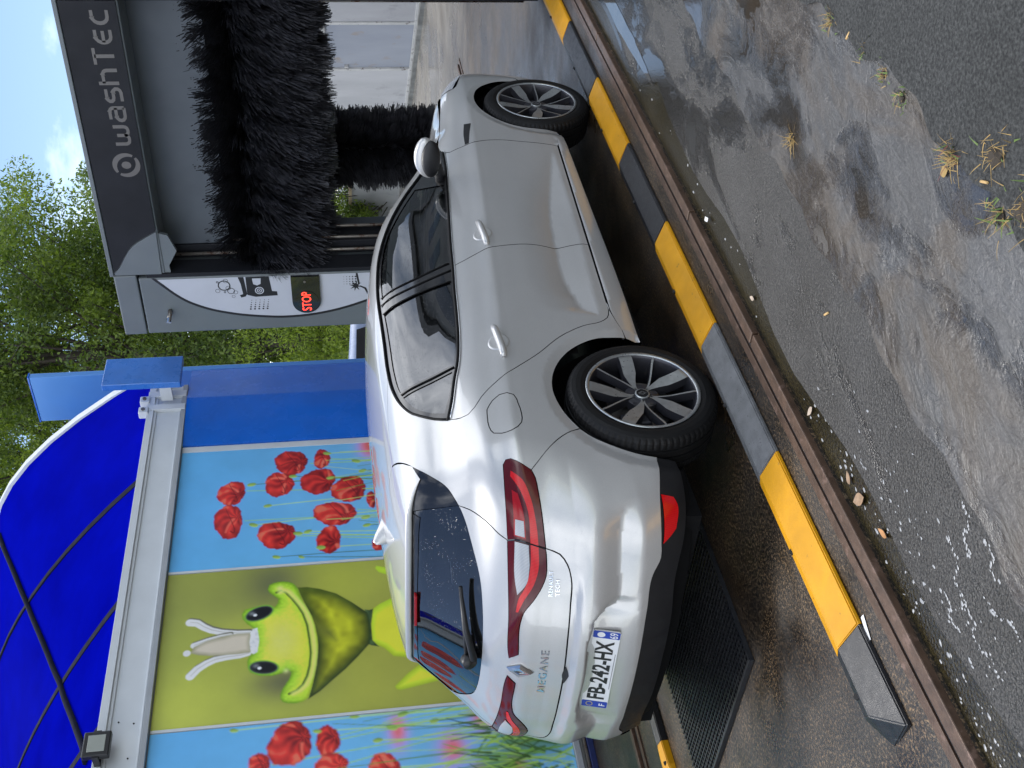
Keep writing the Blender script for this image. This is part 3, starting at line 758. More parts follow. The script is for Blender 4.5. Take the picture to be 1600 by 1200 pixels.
WIN_LOW = [(-.338, -.625, 1.114), (-.380, -.580, 1.092), (-.439, -.508, 1.071), (-.519, -.389, 1.044), (-.564, -.260, 1.034), (-.590, -.10, 1.030), (-.594, 0, 1.029)]
WIN_TOP = [(-.220, -.480, 1.294), (-.275, -.229, 1.309), (-.295, 0, 1.311)]
VAL_TOP = [(-.330, -.817, .331), (-.420, -.808, .345), (-.512, -.787, .360), (-.639, -.655, .367), (-.657, -.600, .366), (-.683, -.530, .396), (-.717, -.372, .403), (-.740, -.112, .403), (-.742, 0, .403)]
VAL_LOW = [(-.336, -.800, .250), (-.433, -.784, .246), (-.586, -.677, .260), (-.642, -.557, .280), (-.663, -.488, .288), (-.690, -.273, .280), (-.703, 0, .280)]
def mir(l): return [(x, -y, z) for x, y, z in l][::-1]
def rev(l): return list(l)[::-1]

QC = (0., 0., .75); BC = (-.15, 0., .55); TC = (-.1, 0., .8); FC = (2.6, 0., .60)
ROOF_EDGE = [tuple(on_top(x, y)) for x, y in [(.035, -.500), (.12, -.535), (.25, -.575), (.38, -.606), (.520, -.628)]]
ROOF_EDGE[0] = SPG[-1]
DTOP3 = [tuple(p) for p in hull_solve('S', DTOP)[0]]
ROOF_EDGE[-1] = DTOP3[10]

CR_T = [(x, -.87, float(ht_(x))) for x in np.arange(.56, 2.04, .02)]; CR_B = [(x, -.87, float(hb_(x))) for x in np.arange(.56, 2.04, .02)]
CR_S = [(float(x), -.9, float(zc_(x))) for x in np.arange(-.2, 2.2, .03)]
def rear_line(f, y0=-.79, y1=.79): 
    ys_ = np.arange(y0, y1+.001, .015); return [tuple(p) for p in hull_solve('X', [(y, float(f(abs(y)))) for y in ys_])[0]]
CR_BT = rear_line(bt_); CR_BB = rear_line(lambda y: .438-.02*np.clip((.5-y)/.5, 0, 1)); CR_BU = rear_line(lambda y: float(bt_(y))+.012, -.30, .30)
for mirr in (False, True):
    S = dict(mirror=mirr)
    # doors
    fd = panel('front_door', 'S', path(xz(BELT_F), xz(BGAP), xz(DBOT_F), xz(FDF)), PAINT, CAR, sp=.014, creases=[CR_T, CR_B, CR_S], **S)
    rd = panel('rear_door', 'S', path(xz(BELT_R), xz(RDR), xz(DBOT_R), xz(rev(BGAP))), PAINT, CAR, sp=.014, creases=[CR_T, CR_B, CR_S], **S)
    # sill
    panel('sill', 'S', path(xz([(.385, .296), (.56, .331), (.628, .330), (1.109, .315), (2.13, .281)]), xz([(2.13, .281), (2.26, .25), (2.262, .226)]),
                            xz([(2.262, .226), (1.65, .228), (.9, .230), (.362, .236)])), PAINT, CAR, gap=.001, **S)
    # window surround with its three openings, one pane in each
    gf, gr, gq = [path(*[xz(s) for s in g]) for g in (G_F, G_R, G_Q)]
    fr = panel('window_surround', 'S', path(xz(DTOP), xz(rev(BELT_R)), xz(rev(BELT_F)), xz([(2.143, .931), (2.192, .944)])), GLOSSB, CAR, gap=.001, off=-.003, sp=.03, holes=[gf, gr, gq], **S)
    for nm, g, mt in (('front_side_window', gf, GLASS), ('rear_side_window', gr, PRIV), ('quarter_window', gq, PRIV)):
        panel(nm, 'S', g, mt, fr, gap=-.002, off=-.007, sp=.05, flange=0, **S)
    # rounded dark seal along the top of the openings and a belt moulding under them
    for nm, line, rad, offs, mt in (('window_seal', DTOP[1:], .006, .001, SEAL), ('belt_moulding', BELT_F+BELT_R[1:], .0075, .003, SEAL),
                                    ('belt_chrome', [(x, z-.010) for x, z in BELT_F+BELT_R[1:]], .0030, .0035, CHROME)):
        q = catmull([np.array([x, 0, z]) for x, z in line], .03)
        P, N = hull_solve('S', [(p[0], p[2]) for p in q]); P = P+N*offs
        if mirr: P = P*[1, -1, 1]
        MB().tube(P, rad, 6).build(nm, mt, fr, True)
    # pillar dividers
    for l in ([(1.046, 1.012), (1.036, 1.186), (1.038, 1.340)], [(.896, 1.02), (.912, 1.178), (.907, 1.338)], [(.983, 1.008), (.981, 1.18), (.985, 1.345)], [(.284, 1.07), (.291, 1.296)]):
        q = catmull([np.array([x, 0, z]) for x, z in l], .04); P, N = hull_solve('S', [(p[0], p[2]) for p in q]); P = P+N*.0005
        if mirr: P = P*[1, -1, 1]
        MB().tube(P, .0032, 6).build('pillar_strip', SEAL, fr, True)
    # quarter panel
    qp = path(DTOP3[10:], xz(RDR[:11])[0:0] or [tuple(p) for p in hull_solve('S', RDR)[0]], [tuple(p) for p in hull_solve('S', [(.628, .336), (.56, .333), (.385, .300)])[0]],
              RAR3[:11], QB, LAMP_FR, LAMP_TOP[:4], TG_UP, WING_OUT, SPG, ROOF_EDGE)
    fuel = path([(-.048, -.865, .975), (-.005, -.877, .948), (.016, -.887, .917), (.016, -.891, .885), (.002, -.894, .860), (-.05, -.891, .848), (-.108, -.888, .843), (-.155, -.884, .850), (-.178, -.882, .868), (-.193, -.879, .895), (-.196, -.870, .935), (-.183, -.862, .966), (-.142, -.860, .979), (-.09, -.863, .979), (-.048, -.865, .975)])
    q = panel('quarter_panel', QC, qp, PAINT, CAR, gap=.0015, holes=[] if mirr else [fuel], sp=.016, **S)
    if not mirr: panel('fuel_flap', QC, fuel, PAINT, q, gap=.0028, sp=.02, flange=.006)
    # front wing, headlight and front corner
    FA = [tuple(p) for p in hull_solve('S', [(3.060, .36), (3.045, .42), (3.02, .499), (2.955, .583), (2.857, .653), (2.759, .682), (2.665, .686), (2.568, .662), (2.479, .612), (2.412, .545), (2.366, .455), (2.352, .34), (2.342, .25)])[0]]
    FD3 = [tuple(p) for p in hull_solve('S', FDF)[0]]
    HOOD_E = [(2.143, -.834, .931), (2.192, -.824, .944), (2.34, -.802, .935), (2.536, -.785, .909), (2.75, -.775, .882), (2.93, -.755, .855)]
    slit = path([(2.128, -.897, .812), (2.24, -.893, .806), (2.36, -.893, .790)], [(2.36, -.893, .790), (2.352, -.902, .752)], [(2.352, -.902, .752), (2.25, -.897, .772), (2.132, -.898, .790)])
    w = panel('front_wing', FC, path(rev(FD3)[0:], [FD3[0], (2.262, -.858, .228)], [(2.262, -.858, .228), FA[-1]], rev(FA), [FA[0], (3.10, -.82, .40), (3.12, -.81, .55), (3.11, -.81, .66), (3.08, -.80, .72)], [(3.08, -.80, .72), (2.90, -.83, .79), (2.93, -.755, .855)], rev(HOOD_E)), PAINT, CAR, sp=.02, **S)
    panel('wing_slot', FC, slit, BLACKP, w, gap=0, off=.0035, sp=.03, flange=.004, **S)
    panel('headlight', FC, path([(2.90, -.83, .79), (2.93, -.755, .855)], [(2.93, -.755, .855), (3.15, -.68, .815), (3.35, -.50, .765)], [(3.35, -.50, .765), (3.36, -.52, .70), (3.25, -.66, .68), (3.08, -.80, .72)], [(3.08, -.80, .72), (2.90, -.83, .79)]), CLEARL, CAR, off=.001, sp=.03, **S)
    # tail lamp
    lamp = path(LAMP_TOP, LAMP_END, LAMP_LOW, LAMP_FR)
    lo = panel('tail_lamp', TC, lamp, RED_D, CAR, gap=.0015, off=.003, sp=.014, flange=.012, **S)
    gd = [(-.366, -.829, .922), (-.405, -.815, .884), (-.47, -.785, .860), (-.535, -.725, .846), (-.595, -.635, .838), (-.628, -.552, .838), (-.645, -.487, .853), (-.660, -.405, .890), (-.664, -.345, .908)]
    gu = [(-.664, -.345, .917), (-.650, -.41, .908), (-.640, -.47, .884), (-.62, -.56, .868), (-.575, -.66, .868), (-.50, -.757, .875), (-.430, -.80, .900), (-.385, -.82, .926)]
    panel('light_guide', TC, path(gd, [gd[-1], gu[0]], gu, [gu[-1], gd[0]], step=.012), RED_L, lo, gap=0, off=.0048, sp=.015, flange=.002, **S)
    panel('inner_red_lens', TC, path([(-.43, -.79, .925), (-.51, -.735, .926), (-.548, -.665, .926)], [(-.548, -.665, .926), (-.572, -.665, .884)], [(-.572, -.665, .884), (-.52, -.738, .888), (-.45, -.79, .905)], [(-.45, -.79, .905), (-.43, -.79, .925)], step=.012), RED_M, lo, gap=0, off=.005, sp=.015, flange=.002, **S)
    panel('reversing_lens', TC, path([(-.556, -.640, .922), (-.619, -.491, .922), (-.645, -.43, .913)], [(-.645, -.43, .913), (-.640, -.49, .880), (-.617, -.565, .871)], [(-.617, -.565, .871), (-.580, -.640, .874)], [(-.580, -.640, .874), (-.556, -.640, .922)], step=.012), CLEARL, lo, gap=0, off=.0056, sp=.015, flange=.002, **S)
    panel('indicator_lens', TC, path([(-.515, -.718, .919), (-.545, -.665, .921)], [(-.545, -.665, .921), (-.565, -.669, .888)], [(-.565, -.669, .888), (-.530, -.720, .890)], [(-.530, -.720, .890), (-.515, -.718, .919)], step=.012), CLEARL, lo, gap=0, off=.0058, sp=.015, flange=.002, **S)
    sp_ = [(-.540, -.631, .949), (-.556, -.650, .923), (-.583, -.648, .865), (-.600, -.635, .811)]
    qv = catmull(sp_, .02); P, N = hull_solve(TC, to_ab(TC, qv)); P = P+N*.0038
    if mirr: P = P*[1, -1, 1]
    MB().tube(P, .0035, 5).build('lamp_split', GLOSSB, lo)
    # black wing trim beside the rear window
    panel('window_wing_trim', TC, path(WING_OUT, [WING_OUT[-1], (-.15, -.585, 1.277), (-.220, -.480, 1.288)], [(-.220, -.480, 1.288), WIN_LOW[0]]), GLOSSB, CAR, gap=.001, off=.0005, sp=.03, **S)
    # door handles
    for hx, hz, dr in ((1.195, .835, fd), (.340, .875, rd)):
        mb = MB(); n = 15
        y0 = hull_solve('S', [(hx, hz)])[0][0][1]
        tt = np.linspace(-1, 1, 13)
        mb.tube([(hx+.105*t_, y0-.020+.016*t_**4, hz+.010*t_) for t_ in tt], [.0165*(1-.35*abs(t_)**5) for t_ in tt], 14)
        h = mb.build('door_handle', PAINT, dr, True)
        # shallow cup behind the grip, shown as a dished disc
        V = []; Fq = []
        m = 24
        for r, dep in ((0, .0006), (.5, .0010), (.80, .0032), (.93, .0046), (1.04, .0004)):
            for k in range(m):
                a = 2*math.pi*k/m; x, z = hx+.002+.054*r*math.cos(a), hz-.002+.045*r*math.sin(a)
                V.append((x, z, dep))
        P, N = hull_solve('S', [(a, b) for a, b, c in V]); P = P+N*np.array([c for a, b, c in V])[:, None]
        Fq = [(i*m+k, i*m+(k+1) % m, (i+1)*m+(k+1) % m, (i+1)*m+k) for i in range(4) for k in range(m)]
        c = mk('handle_cup', P, Fq, PAINT, dr, True)
        if mirr:
            for o in (h, c):
                co = np.array([tuple(v.co) for v in o.data.vertices])+wloc(o.parent); co = co*[1, -1, 1]-wloc(o.parent)
                for v, p in zip(o.data.vertices, co): v.co = p
                o.data.flip_normals()
    # door mirror
    sg = 1 if mirr else -1
    mr = MB(); bm = bmesh.new(); bmesh.ops.create_uvsphere(bm, u_segments=24, v_segments=16, radius=1)
    for v in bm.verts:
        x, y, z = v.co
        xx = .075*x if x > 0 else .035*x          # flat towards the rear, bulging forward
        v.co = Vector((1.865+xx+.03*y*0, 0, 0))+Vector((-.02*y*y, sg*(.965+.115*y), 1.045+.070*z*(1-.18*y)+.012*y))
    mr.bm(bm); mo = mr.build('door_mirror', PAINT, CAR, True)
    mb = MB(); bm = bmesh.new(); bmesh.ops.create_uvsphere(bm, u_segments=20, v_segments=12, radius=1)
    for v in bm.verts:
        x, y, z = v.co
        v.co = Vector((1.835+.03*x, sg*(.965+.108*y), 1.028+.050*z))
    mb.bm(bm); mb.build('mirror_shell', BLACKP, mo, True)
    MB().tube([(1.88, sg*.80, .965), (1.875, sg*.855, .975), (1.865, sg*.92, .995), (1.86, sg*.96, 1.005)], [.032, .030, .026, .02], 10).build('mirror_arm', BLACKP, mo, True)

# roof with windscreen opening
DT2 = [p for p in DTOP3[:11]]
APIL = [(2.192, -.815, .950), (2.34, -.770, .985), (2.40, -.74, 1.01)]
WS = path([(2.36, -.70, 1.03), (2.42, -.40, 1.04), (2.44, 0, 1.04), (2.42, .40, 1.04), (2.36, .70, 1.03)], [(2.36, .70, 1.03), (1.95, .62, 1.2), (1.50, .535, 1.35)], [(1.50, .535, 1.35), (1.44, .30, 1.38), (1.42, 0, 1.39), (1.44, -.30, 1.38), (1.50, -.535, 1.35)], [(1.50, -.535, 1.35), (1.95, -.62, 1.2), (2.36, -.70, 1.03)])
half = path(rev(ROOF_EDGE)[0:0] or [DT2[0], (2.30, -.79, .97), (2.41, -.735, 1.01)], [(2.41, -.735, 1.01), (2.47, -.40, 1.03), (2.49, 0, 1.03), (2.47, .40, 1.03), (2.41, .735, 1.01)],
            [(2.41, .735, 1.01), (2.30, .79, .97), (DT2[0][0], -DT2[0][1], DT2[0][2])], [(x, -y, z) for x, y, z in DT2], [(x, -y, z) for x, y, z in rev(ROOF_EDGE)],
            mir(SPG2)[0:0] or [(x, -y, z) for x, y, z in SPG2], rev(SPG2), ROOF_EDGE, rev(DT2))
rf = panel('roof', 'T', half, PAINT, CAR, gap=0.0, holes=[WS], sp=.03, flange=.01)
panel('windscreen', 'T', WS, GLASS, rf, gap=-.002, off=-.004, sp=.05, flange=0)
# shark-fin aerial
V = []; Fq = []
for i in range(9):
    t = i/8; x = .220-.165*t; h = .060*math.sin(min(1, t*1.05)**1.5*math.pi/2)*(1 if t < .92 else .8); hw = .030*math.sin(math.pi*min(.93, .08+t*.8))+.004
    z = on_top(x, 0)[2]-.002
    for k in range(7):
        a = math.pi*k/6; V.append((x-.012*math.sin(a), -hw*math.cos(a)*(1-.55*math.sin(a)), z+h*math.sin(a)**.8))
for i in range(8):
    for k in range(6): Fq.append((i*7+k, i*7+k+1, (i+1)*7+k+1, (i+1)*7+k))
Fq.append(list(range(56, 63)))
mk('aerial_fin', V, Fq, PAINT, rf, True)
# bonnet, front bumper
BON = path([(2.47, 0, 1.02), (2.46, -.40, 1.02), (2.41, -.72, 1.0), (2.34, -.795, .94)], [(2.34, -.795, .94), (2.536, -.782, .91), (2.75, -.772, .882), (2.93, -.752, .855)], [(2.93, -.752, .855), (3.15, -.675, .815), (3.35, -.48, .77)], [(3.35, -.48, .77), (3.44, -.25, .80), (3.47, 0, .80), (3.44, .25, .80), (3.35, .48, .77)],
           [(3.35, .48, .77), (3.15, .675, .815), (2.93, .752, .855)], [(2.93, .752, .855), (2.75, .772, .882), (2.536, .782, .91), (2.34, .795, .94)], [(2.34, .795, .94), (2.41, .72, 1.0), (2.46, .40, 1.02), (2.47, 0, 1.02)])
panel('bonnet', 'T', BON, PAINT, CAR, sp=.04)
FBH = [(3.062, -.82, .36), (3.10, -.82, .40), (3.12, -.81, .55), (3.11, -.81, .66), (3.08, -.80, .72)]
fb = path(FBH, [(3.08, -.80, .72), (3.25, -.66, .68), (3.36, -.52, .70), (3.36, -.48, .76)], [(3.36, -.48, .76), (3.46, -.25, .785), (3.49, 0, .785), (3.46, .25, .785), (3.36, .48, .76)], [(3.36, .48, .76), (3.36, .52, .70), (3.25, .66, .68), (3.08, .80, .72)], mir(FBH),
          [(3.062, .82, .36), (3.08, .80, .22)], [(3.08, .80, .22), (3.35, .60, .2), (3.50, 0, .2), (3.35, -.60, .2), (3.08, -.80, .22)], [(3.08, -.80, .22), (3.062, -.82, .36)])
fbo = panel('front_bumper', (2.5, 0, .5), fb, PAINT, CAR, sp=.04)
panel('grille', (2.5, 0, .5), path([(3.5, -.45, .48), (3.55, 0, .50), (3.5, .45, .48)], [(3.5, .45, .48), (3.48, .40, .26)], [(3.48, .40, .26), (3.52, 0, .25), (3.48, -.40, .26)], [(3.48, -.40, .26), (3.5, -.45, .48)]), BLACKP, fbo, off=.003, sp=.05)
# tailgate, rear window, spoiler
LN = LAMP_LOW[:8]
tg_r = [rev(WIN_LOW), rev(TG_UP), rev(LAMP_TOP[3:])[::-1], LAMP_END, LN, TG_LOW]
tg = path(*tg_r, *[mir(s) for s in reversed(tg_r)])
tgo = panel('tailgate', TC, tg, PAINT, CAR, sp=.018)
rwin = path(rev(WIN_LOW), [WIN_LOW[0], WIN_TOP[0]], WIN_TOP, mir(WIN_TOP), [(-.220, .480, 1.294), (-.338, .625, 1.114)], mir(rev(WIN_LOW)))
panel('rear_window', TC, rwin, PRIV, tgo, gap=.001, off=-.003, sp=.04, flange=.004)
band = [(-.262, -.49, 1.262), (-.325, -.23, 1.274), (-.345, 0, 1.276)]
panel('window_band', TC, path([WIN_TOP[0], band[0]], band, mir(band), [mir(band)[-1], mir(WIN_TOP)[-1]], rev(mir(WIN_TOP)), rev(WIN_TOP)), GLOSSB, tgo, gap=.002, off=-.0005, sp=.04, flange=0)
ny = 41; V = []; NN = []
ys = np.linspace(-.618, .618, ny)
gapx = np.interp(np.abs(ys), [0, .3, .41, .5, .578, .611, .63], [.026, .027, .038, .031, -.033, -.085, -.118])
lipx = -.325+.40*ys**2-.0*ys
rows = []
for t in np.linspace(0, 1, 10):
    xx = gapx+(np.minimum(lipx, gapx-.004)-gapx)*t
    P, N = hull_solve('T', np.stack([xx, ys], 1), False); P = P+N*.001; rows.append((P, N))
P, N = rows[-1]
k2 = (1-np.clip(np.abs(ys)/.618, 0, 1)**8)[:, None]
rows.append((P+k2*np.array([-.004, 0, -.006]), N*.5+np.array([-.7, 0, 0])))
rows.append((P+k2*np.array([.000, 0, -.022]), np.tile([-1., 0, -.2], (ny, 1))))
rows.append((P+k2*np.array([.004, 0, -.028]), np.tile([-.3, 0, -1.], (ny, 1))))
kk = (1-(np.abs(ys)/.63)**3)[:, None]
rows.append((P+k2*np.array([.004, 0, -.028])+kk*np.array([.071, 0, .008]), np.tile([0., 0, -1.], (ny, 1))))
V = np.concatenate([r[0] for r in rows]); NN = np.concatenate([r[1] for r in rows]); NN /= np.linalg.norm(NN, axis=1)[:, None]
nr = len(rows)
Fq = [(i*ny+k, (i+1)*ny+k, (i+1)*ny+k+1, i*ny+k+1) for i in range(nr-1) for k in range(ny-1)]
spo = mk('roof_spoiler', V, [f[::-1] for f in Fq], PAINT, tgo, True, NN)
MB().box((-.352, -.10, 1.277), (-.325, .10, 1.289), .003).build('high_brake_light', RED_M, tgo)
# wiper
MB().tube([(-.598, .03, 1.062), (-.555, -.12, 1.095), (-.512, -.30, 1.115)], [.016, .013, .007], 8).build('wiper_arm', BLACKP, tgo, True)
MB().tube([(-.566, .10, 1.085), (-.553, -.08, 1.098), (-.505, -.33, 1.117)], .009, 6).build('wiper_blade', BLACKP, tgo, True)
MB().tube([(-.60, .06, 1.075), (-.56, .065, 1.085)], .030, 14).build('wiper_boss', BLACKP, tgo, True)
# rear bumper and lower valance
bt_r = [rev(TG_LOW), rev(LAMP_LOW[7:])[::-1], rev(QB), RAR3[10:], VAL_TOP]
bu = path(*bt_r, *[mir(s) for s in reversed(bt_r)])
buo = panel('rear_bumper', BC, bu, PAINT, CAR, sp=.014, creases=[CR_BT, CR_BB, CR_BU])
vt = [rev(VAL_TOP), [VAL_TOP[0], VAL_LOW[0]], VAL_LOW]
va = panel('lower_valance', BC, path(*vt, *[mir(s) for s in reversed(vt)]), BLACKP, CAR, gap=.001, off=-.004, sp=.03)
for mirr in (False, True):
    panel('reflector', BC, path([(-.505, -.790, .358), (-.507, -.773, .306)], [(-.507, -.773, .306), (-.524, -.758, .294), (-.596, -.692, .304)], [(-.596, -.692, .304), (-.623, -.667, .338), (-.638, -.654, .362)], [(-.638, -.654, .362), (-.505, -.790, .358)], step=.012), RED_L, va, gap=.001, off=.002, sp=.03, flange=.004, mirror=mirr)
V, Fq = [], []
MB().tube([(-.655, .585, .462), (-.66, .588, .438)], .017, 10).build('tow_cover_recess', BLACKP, buo)
# boot latch recess and diamond badge
panel('latch_recess', TC, path([(-.74, -.06, .703), (-.742, 0, .715), (-.74, .06, .703)], [(-.74, .06, .703), (-.746, 0, .688), (-.74, -.06, .703)]), BLACKP, tgo, gap=0, off=.002, sp=.03, flange=0)
def badge_pts(y, z, off):
    P, N = hull_solve(TC, to_ab(TC, [( -.69, y, z)])); return P[0]+N[0]*off
D_ = [(0, .058), (-.040, 0), (0, -.058), (.040, 0)]; bz = .884
V = [badge_pts(y, bz+z, .004) for y, z in D_]+[badge_pts(y*.72, bz+z*.72, .016) for y, z in D_]+[badge_pts(y*.36, bz+z*.42, .014) for y, z in D_]+[badge_pts(y*.30, bz+z*.36, .004) for y, z in D_]
Fq = [(i, (i+1) % 4, 4+(i+1) % 4, 4+i) for i in range(4)]+[(4+i, 4+(i+1) % 4, 8+(i+1) % 4, 8+i) for i in range(4)]+[(8+i, 8+(i+1) % 4, 12+(i+1) % 4, 12+i) for i in range(4)]
mk('diamond_badge', V, Fq, CHROME, tgo)
def hull_text(name, txt, yc, zc, w, h, mat, parent, spacing=1.0, c=TC, off=.003):
    V, Fq = text_mesh(txt, 1, 0, 1, spacing, .012)
    V[:, 0] = (V[:, 0]/V[:, 0].max()-.5)*w; V[:, 1] = (V[:, 1]/V[:, 1].max()-.5)*h
    # viewed from behind, the right of the picture is the car's right side (-Y)
    p3 = np.stack([np.full(len(V), -.69), yc-V[:, 0], zc+V[:, 1]], 1)
    # straight projection along X onto the skin
    P, N = hull_solve(c, to_ab(c, p3)); P = np.stack([P[:, 0], P[:, 1], P[:, 2]], 1)+N*off
    n = len(P); P2 = np.concatenate([P, P-N*off*.9])
    return mk(name, P2, Fq+[[i+n for i in f][::-1] for f in Fq], mat, parent)
hull_text('model_lettering', 'MEGANE', -.002, .792, .272, .032, CHROME, tgo, 1.25)
hull_text('maker_lettering', 'RENAULT', -.527, .789, .150, .016, CHROME, tgo, 1.1)
hull_text('tech_lettering', 'TECH', -.500, .763, .095, .016, CHROME, tgo, 1.1)
# number plate
PW = simple('plate_white', (.72, .73, .74), .35, var=.04); PB = simple('plate_blue', (.012, .045, .35), .35); PK = simple('plate_black', (.01, .01, .01), .4)
pc = np.array([-.726, 0, .553]); tl = .262
pu = np.array([math.sin(tl), 0, math.cos(tl)]); pr = np.array([0, -1., 0]); pn = np.array([-math.cos(tl), 0, math.sin(tl)])
def plate3(V, d): V = np.asarray(V, float); return pc+V[:, :1]*pr+V[:, 1:2]*pu+d*pn
def rrect(x0, y0, x1, y1, r, n=5):
    o = []
    for cx, cy, a0 in ((x1-r, y1-r, 0), (x0+r, y1-r, 90), (x0+r, y0+r, 180), (x1-r, y0+r, 270)):
        for k in range(n+1):
            a = R(a0+90*k/n); o.append((cx+r*math.cos(a), cy+r*math.sin(a)))
    return o
pl = flat('number_plate', [rrect(-.26, -.055, .26, .055, .008)], lambda p: plate3(p, .004), PW, CAR, thick=-pn*.006)
for x0, x1 in ((-.26, -.214), (.214, .26)):
    flat('plate_band', [rrect(x0+.001, -.054, x1-.001, .054, .006)], lambda p: plate3(p, .0045), PB, pl)
def ptext(name, txt, x0, y0, w, h, mat, d=.005, rot=0):
    V, Fq = text_mesh(txt, 1, bold=.028 if len(txt) > 3 else .01); V = V[:, :2]/V[:, :2].max(0)*[w, h]+[x0, y0]
    return mk(name, plate3(V, d), Fq, mat, pl)
ptext('plate_number', 'FB-242-HX', -.198, -.036, .396, .074, PK)
ptext('plate_country', 'F', -.245, -.045, .016, .026, PW)
ptext('plate_department', '69', .219, -.046, .036, .034, PW)
flat('plate_stars', [[(-.237+.0165*math.cos(2*math.pi*k/24)*(1 if k % 2 else .82), .022+.0165*math.sin(2*math.pi*k/24)*(1 if k % 2 else .82)) for k in range(24)], [(-.237+.0115*math.cos(2*math.pi*k/16), .022+.0115*math.sin(2*math.pi*k/16)) for k in range(16)]], lambda p: plate3(p, .005), simple('plate_star_yellow', (.45, .36, .08), .4), pl)
flat('plate_region_emblem', [[(.237+.016*math.cos(2*math.pi*k/20), .022+.016*math.sin(2*math.pi*k/20)) for k in range(20)]], lambda p: plate3(p, .005), PW, pl)
flat('plate_dealer_line', [[(-.12, -.0495), (.12, -.0495), (.12, -.0465), (-.12, -.0465)]], lambda p: plate3(p, .005), simple('plate_grey', (.25, .25, .26), .5), pl)

# ---- dark inner shell, floor, arches
def shell(offs):
    V = []; Fq = []; th = np.linspace(0, 2*math.pi, 120, endpoint=False); zs = np.linspace(.22, .98, 16)
    ok = []
    for z in zs:
        O = np.tile([1.35, 0, z], (120, 1)); D = np.stack([np.cos(th), np.sin(th), 0*th], 1)
        lo = np.zeros(120); h = np.full(120, 3.)
        for _ in range(30):
            m = (lo+h)/2; p = O+D*m[:, None]; i = F(p[:, 0], p[:, 1], p[:, 2]) < -offs
            lo = np.where(i, m, lo); h = np.where(i, h, m)
        V.append(O+D*lo[:, None])
    V = np.concatenate(V)
    for i in range(15):
        for k in range(120):
            f = (i*120+k, i*120+(k+1) % 120, (i+1)*120+(k+1) % 120, (i+1)*120+k); c = V[list(f)].mean(0)
            if min(math.hypot(c[0]-.01, c[2]-.315), math.hypot(c[0]-2.67, c[2]-.315)) < .41: continue
            Fq.append(f)
    return V, Fq
V, Fq = shell(.030); mk('inner_shell', V, Fq, DARKIN, CAR, True)
ub = MB().box((-.55, -.70, .19), (3.25, .70, .26))
ub.box((.45, -.80, .20), (2.22, .80, .24)); ub.build('underbody', DARKIN, CAR)
for cx in (.012, 2.672):
    for sg in (-1, 1):
        V = []; Fq = []; n = 40
        for y in (.785, .75, .58):
            for k in range(n+1):
                a = R(-3+186*k/n); V.append((cx+.392*math.cos(a), sg*y, .318+.392*math.sin(a)))
        m = n+1
        Fq = [(i*m+k, i*m+k+1, (i+1)*m+k+1, (i+1)*m+k) for i in range(2) for k in range(n)]+[[2*m+k for k in range(m)]]
        mk('wheel_arch_liner', V, Fq, DARKIN, CAR, True)
# ---- cabin: seats, dashboard, wheel, far lining
def blob(mb, c, s, p=3.0, seg=(16, 10), tilt=0):
    bm = bmesh.new(); bmesh.ops.create_uvsphere(bm, u_segments=seg[0], v_segments=seg[1], radius=1)
    ct, st = math.cos(tilt), math.sin(tilt)
    for v in bm.verts:
        d = np.array(v.co); k = (np.abs(d)**p).sum()**(1/p); d = d/k*np.array(s)
        d = np.array([d[0]*ct-d[2]*st, d[1], d[0]*st+d[2]*ct]); v.co = Vector(d+np.array(c))
    mb.bm(bm)
for sx, sy in ((1.30, -.37), (1.30, .37)):
    mb = MB(); blob(mb, (sx+.05, sy, .52), (.26, .24, .10)); blob(mb, (sx-.24, sy, .83), (.075, .23, .33), tilt=.25)
    st_ = mb.build('front_seat', SEAT, CAR, True)
    mb = MB(); blob(mb, (sx-.325, sy, 1.225), (.05, .13, .085), tilt=.2); mb.build('headrest', SEAT, st_, True)
mb = MB(); blob(mb, (.42, 0, .50), (.25, .62, .11)); blob(mb, (.12, 0, .80), (.08, .62, .30), tilt=.3); rs = mb.build('rear_seat', SEAT, CAR, True)
for sy in (-.4, 0, .4):
    mb = MB(); blob(mb, (.02, sy, 1.13), (.045, .12, .07), tilt=.2); mb.build('headrest', SEAT, rs, True)
MB().box((2.0, -.70, .60), (2.38, .70, .955), .05).build('dashboard', DARKIN, CAR, True)
mb = MB(); c0 = np.array([1.93, .37, .90])
mb.tube([c0+np.array([.06*math.sin(a), .18*math.cos(a), .17*math.sin(a)]) for a in np.linspace(0, 2*math.pi, 25)], .014, 8, False)
mb.tube([c0, c0+np.array([.12, 0, -.05])], .05, 10); mb.tube([c0+np.array([0, -.17, 0]), c0+np.array([0, .17, 0])], .014, 6)
mb.build('steering_wheel', DARKIN, CAR, True)
MB().box((1.62, -.11, 1.255), (1.66, .11, 1.315), .01).build('interior_mirror', DARKIN, CAR)

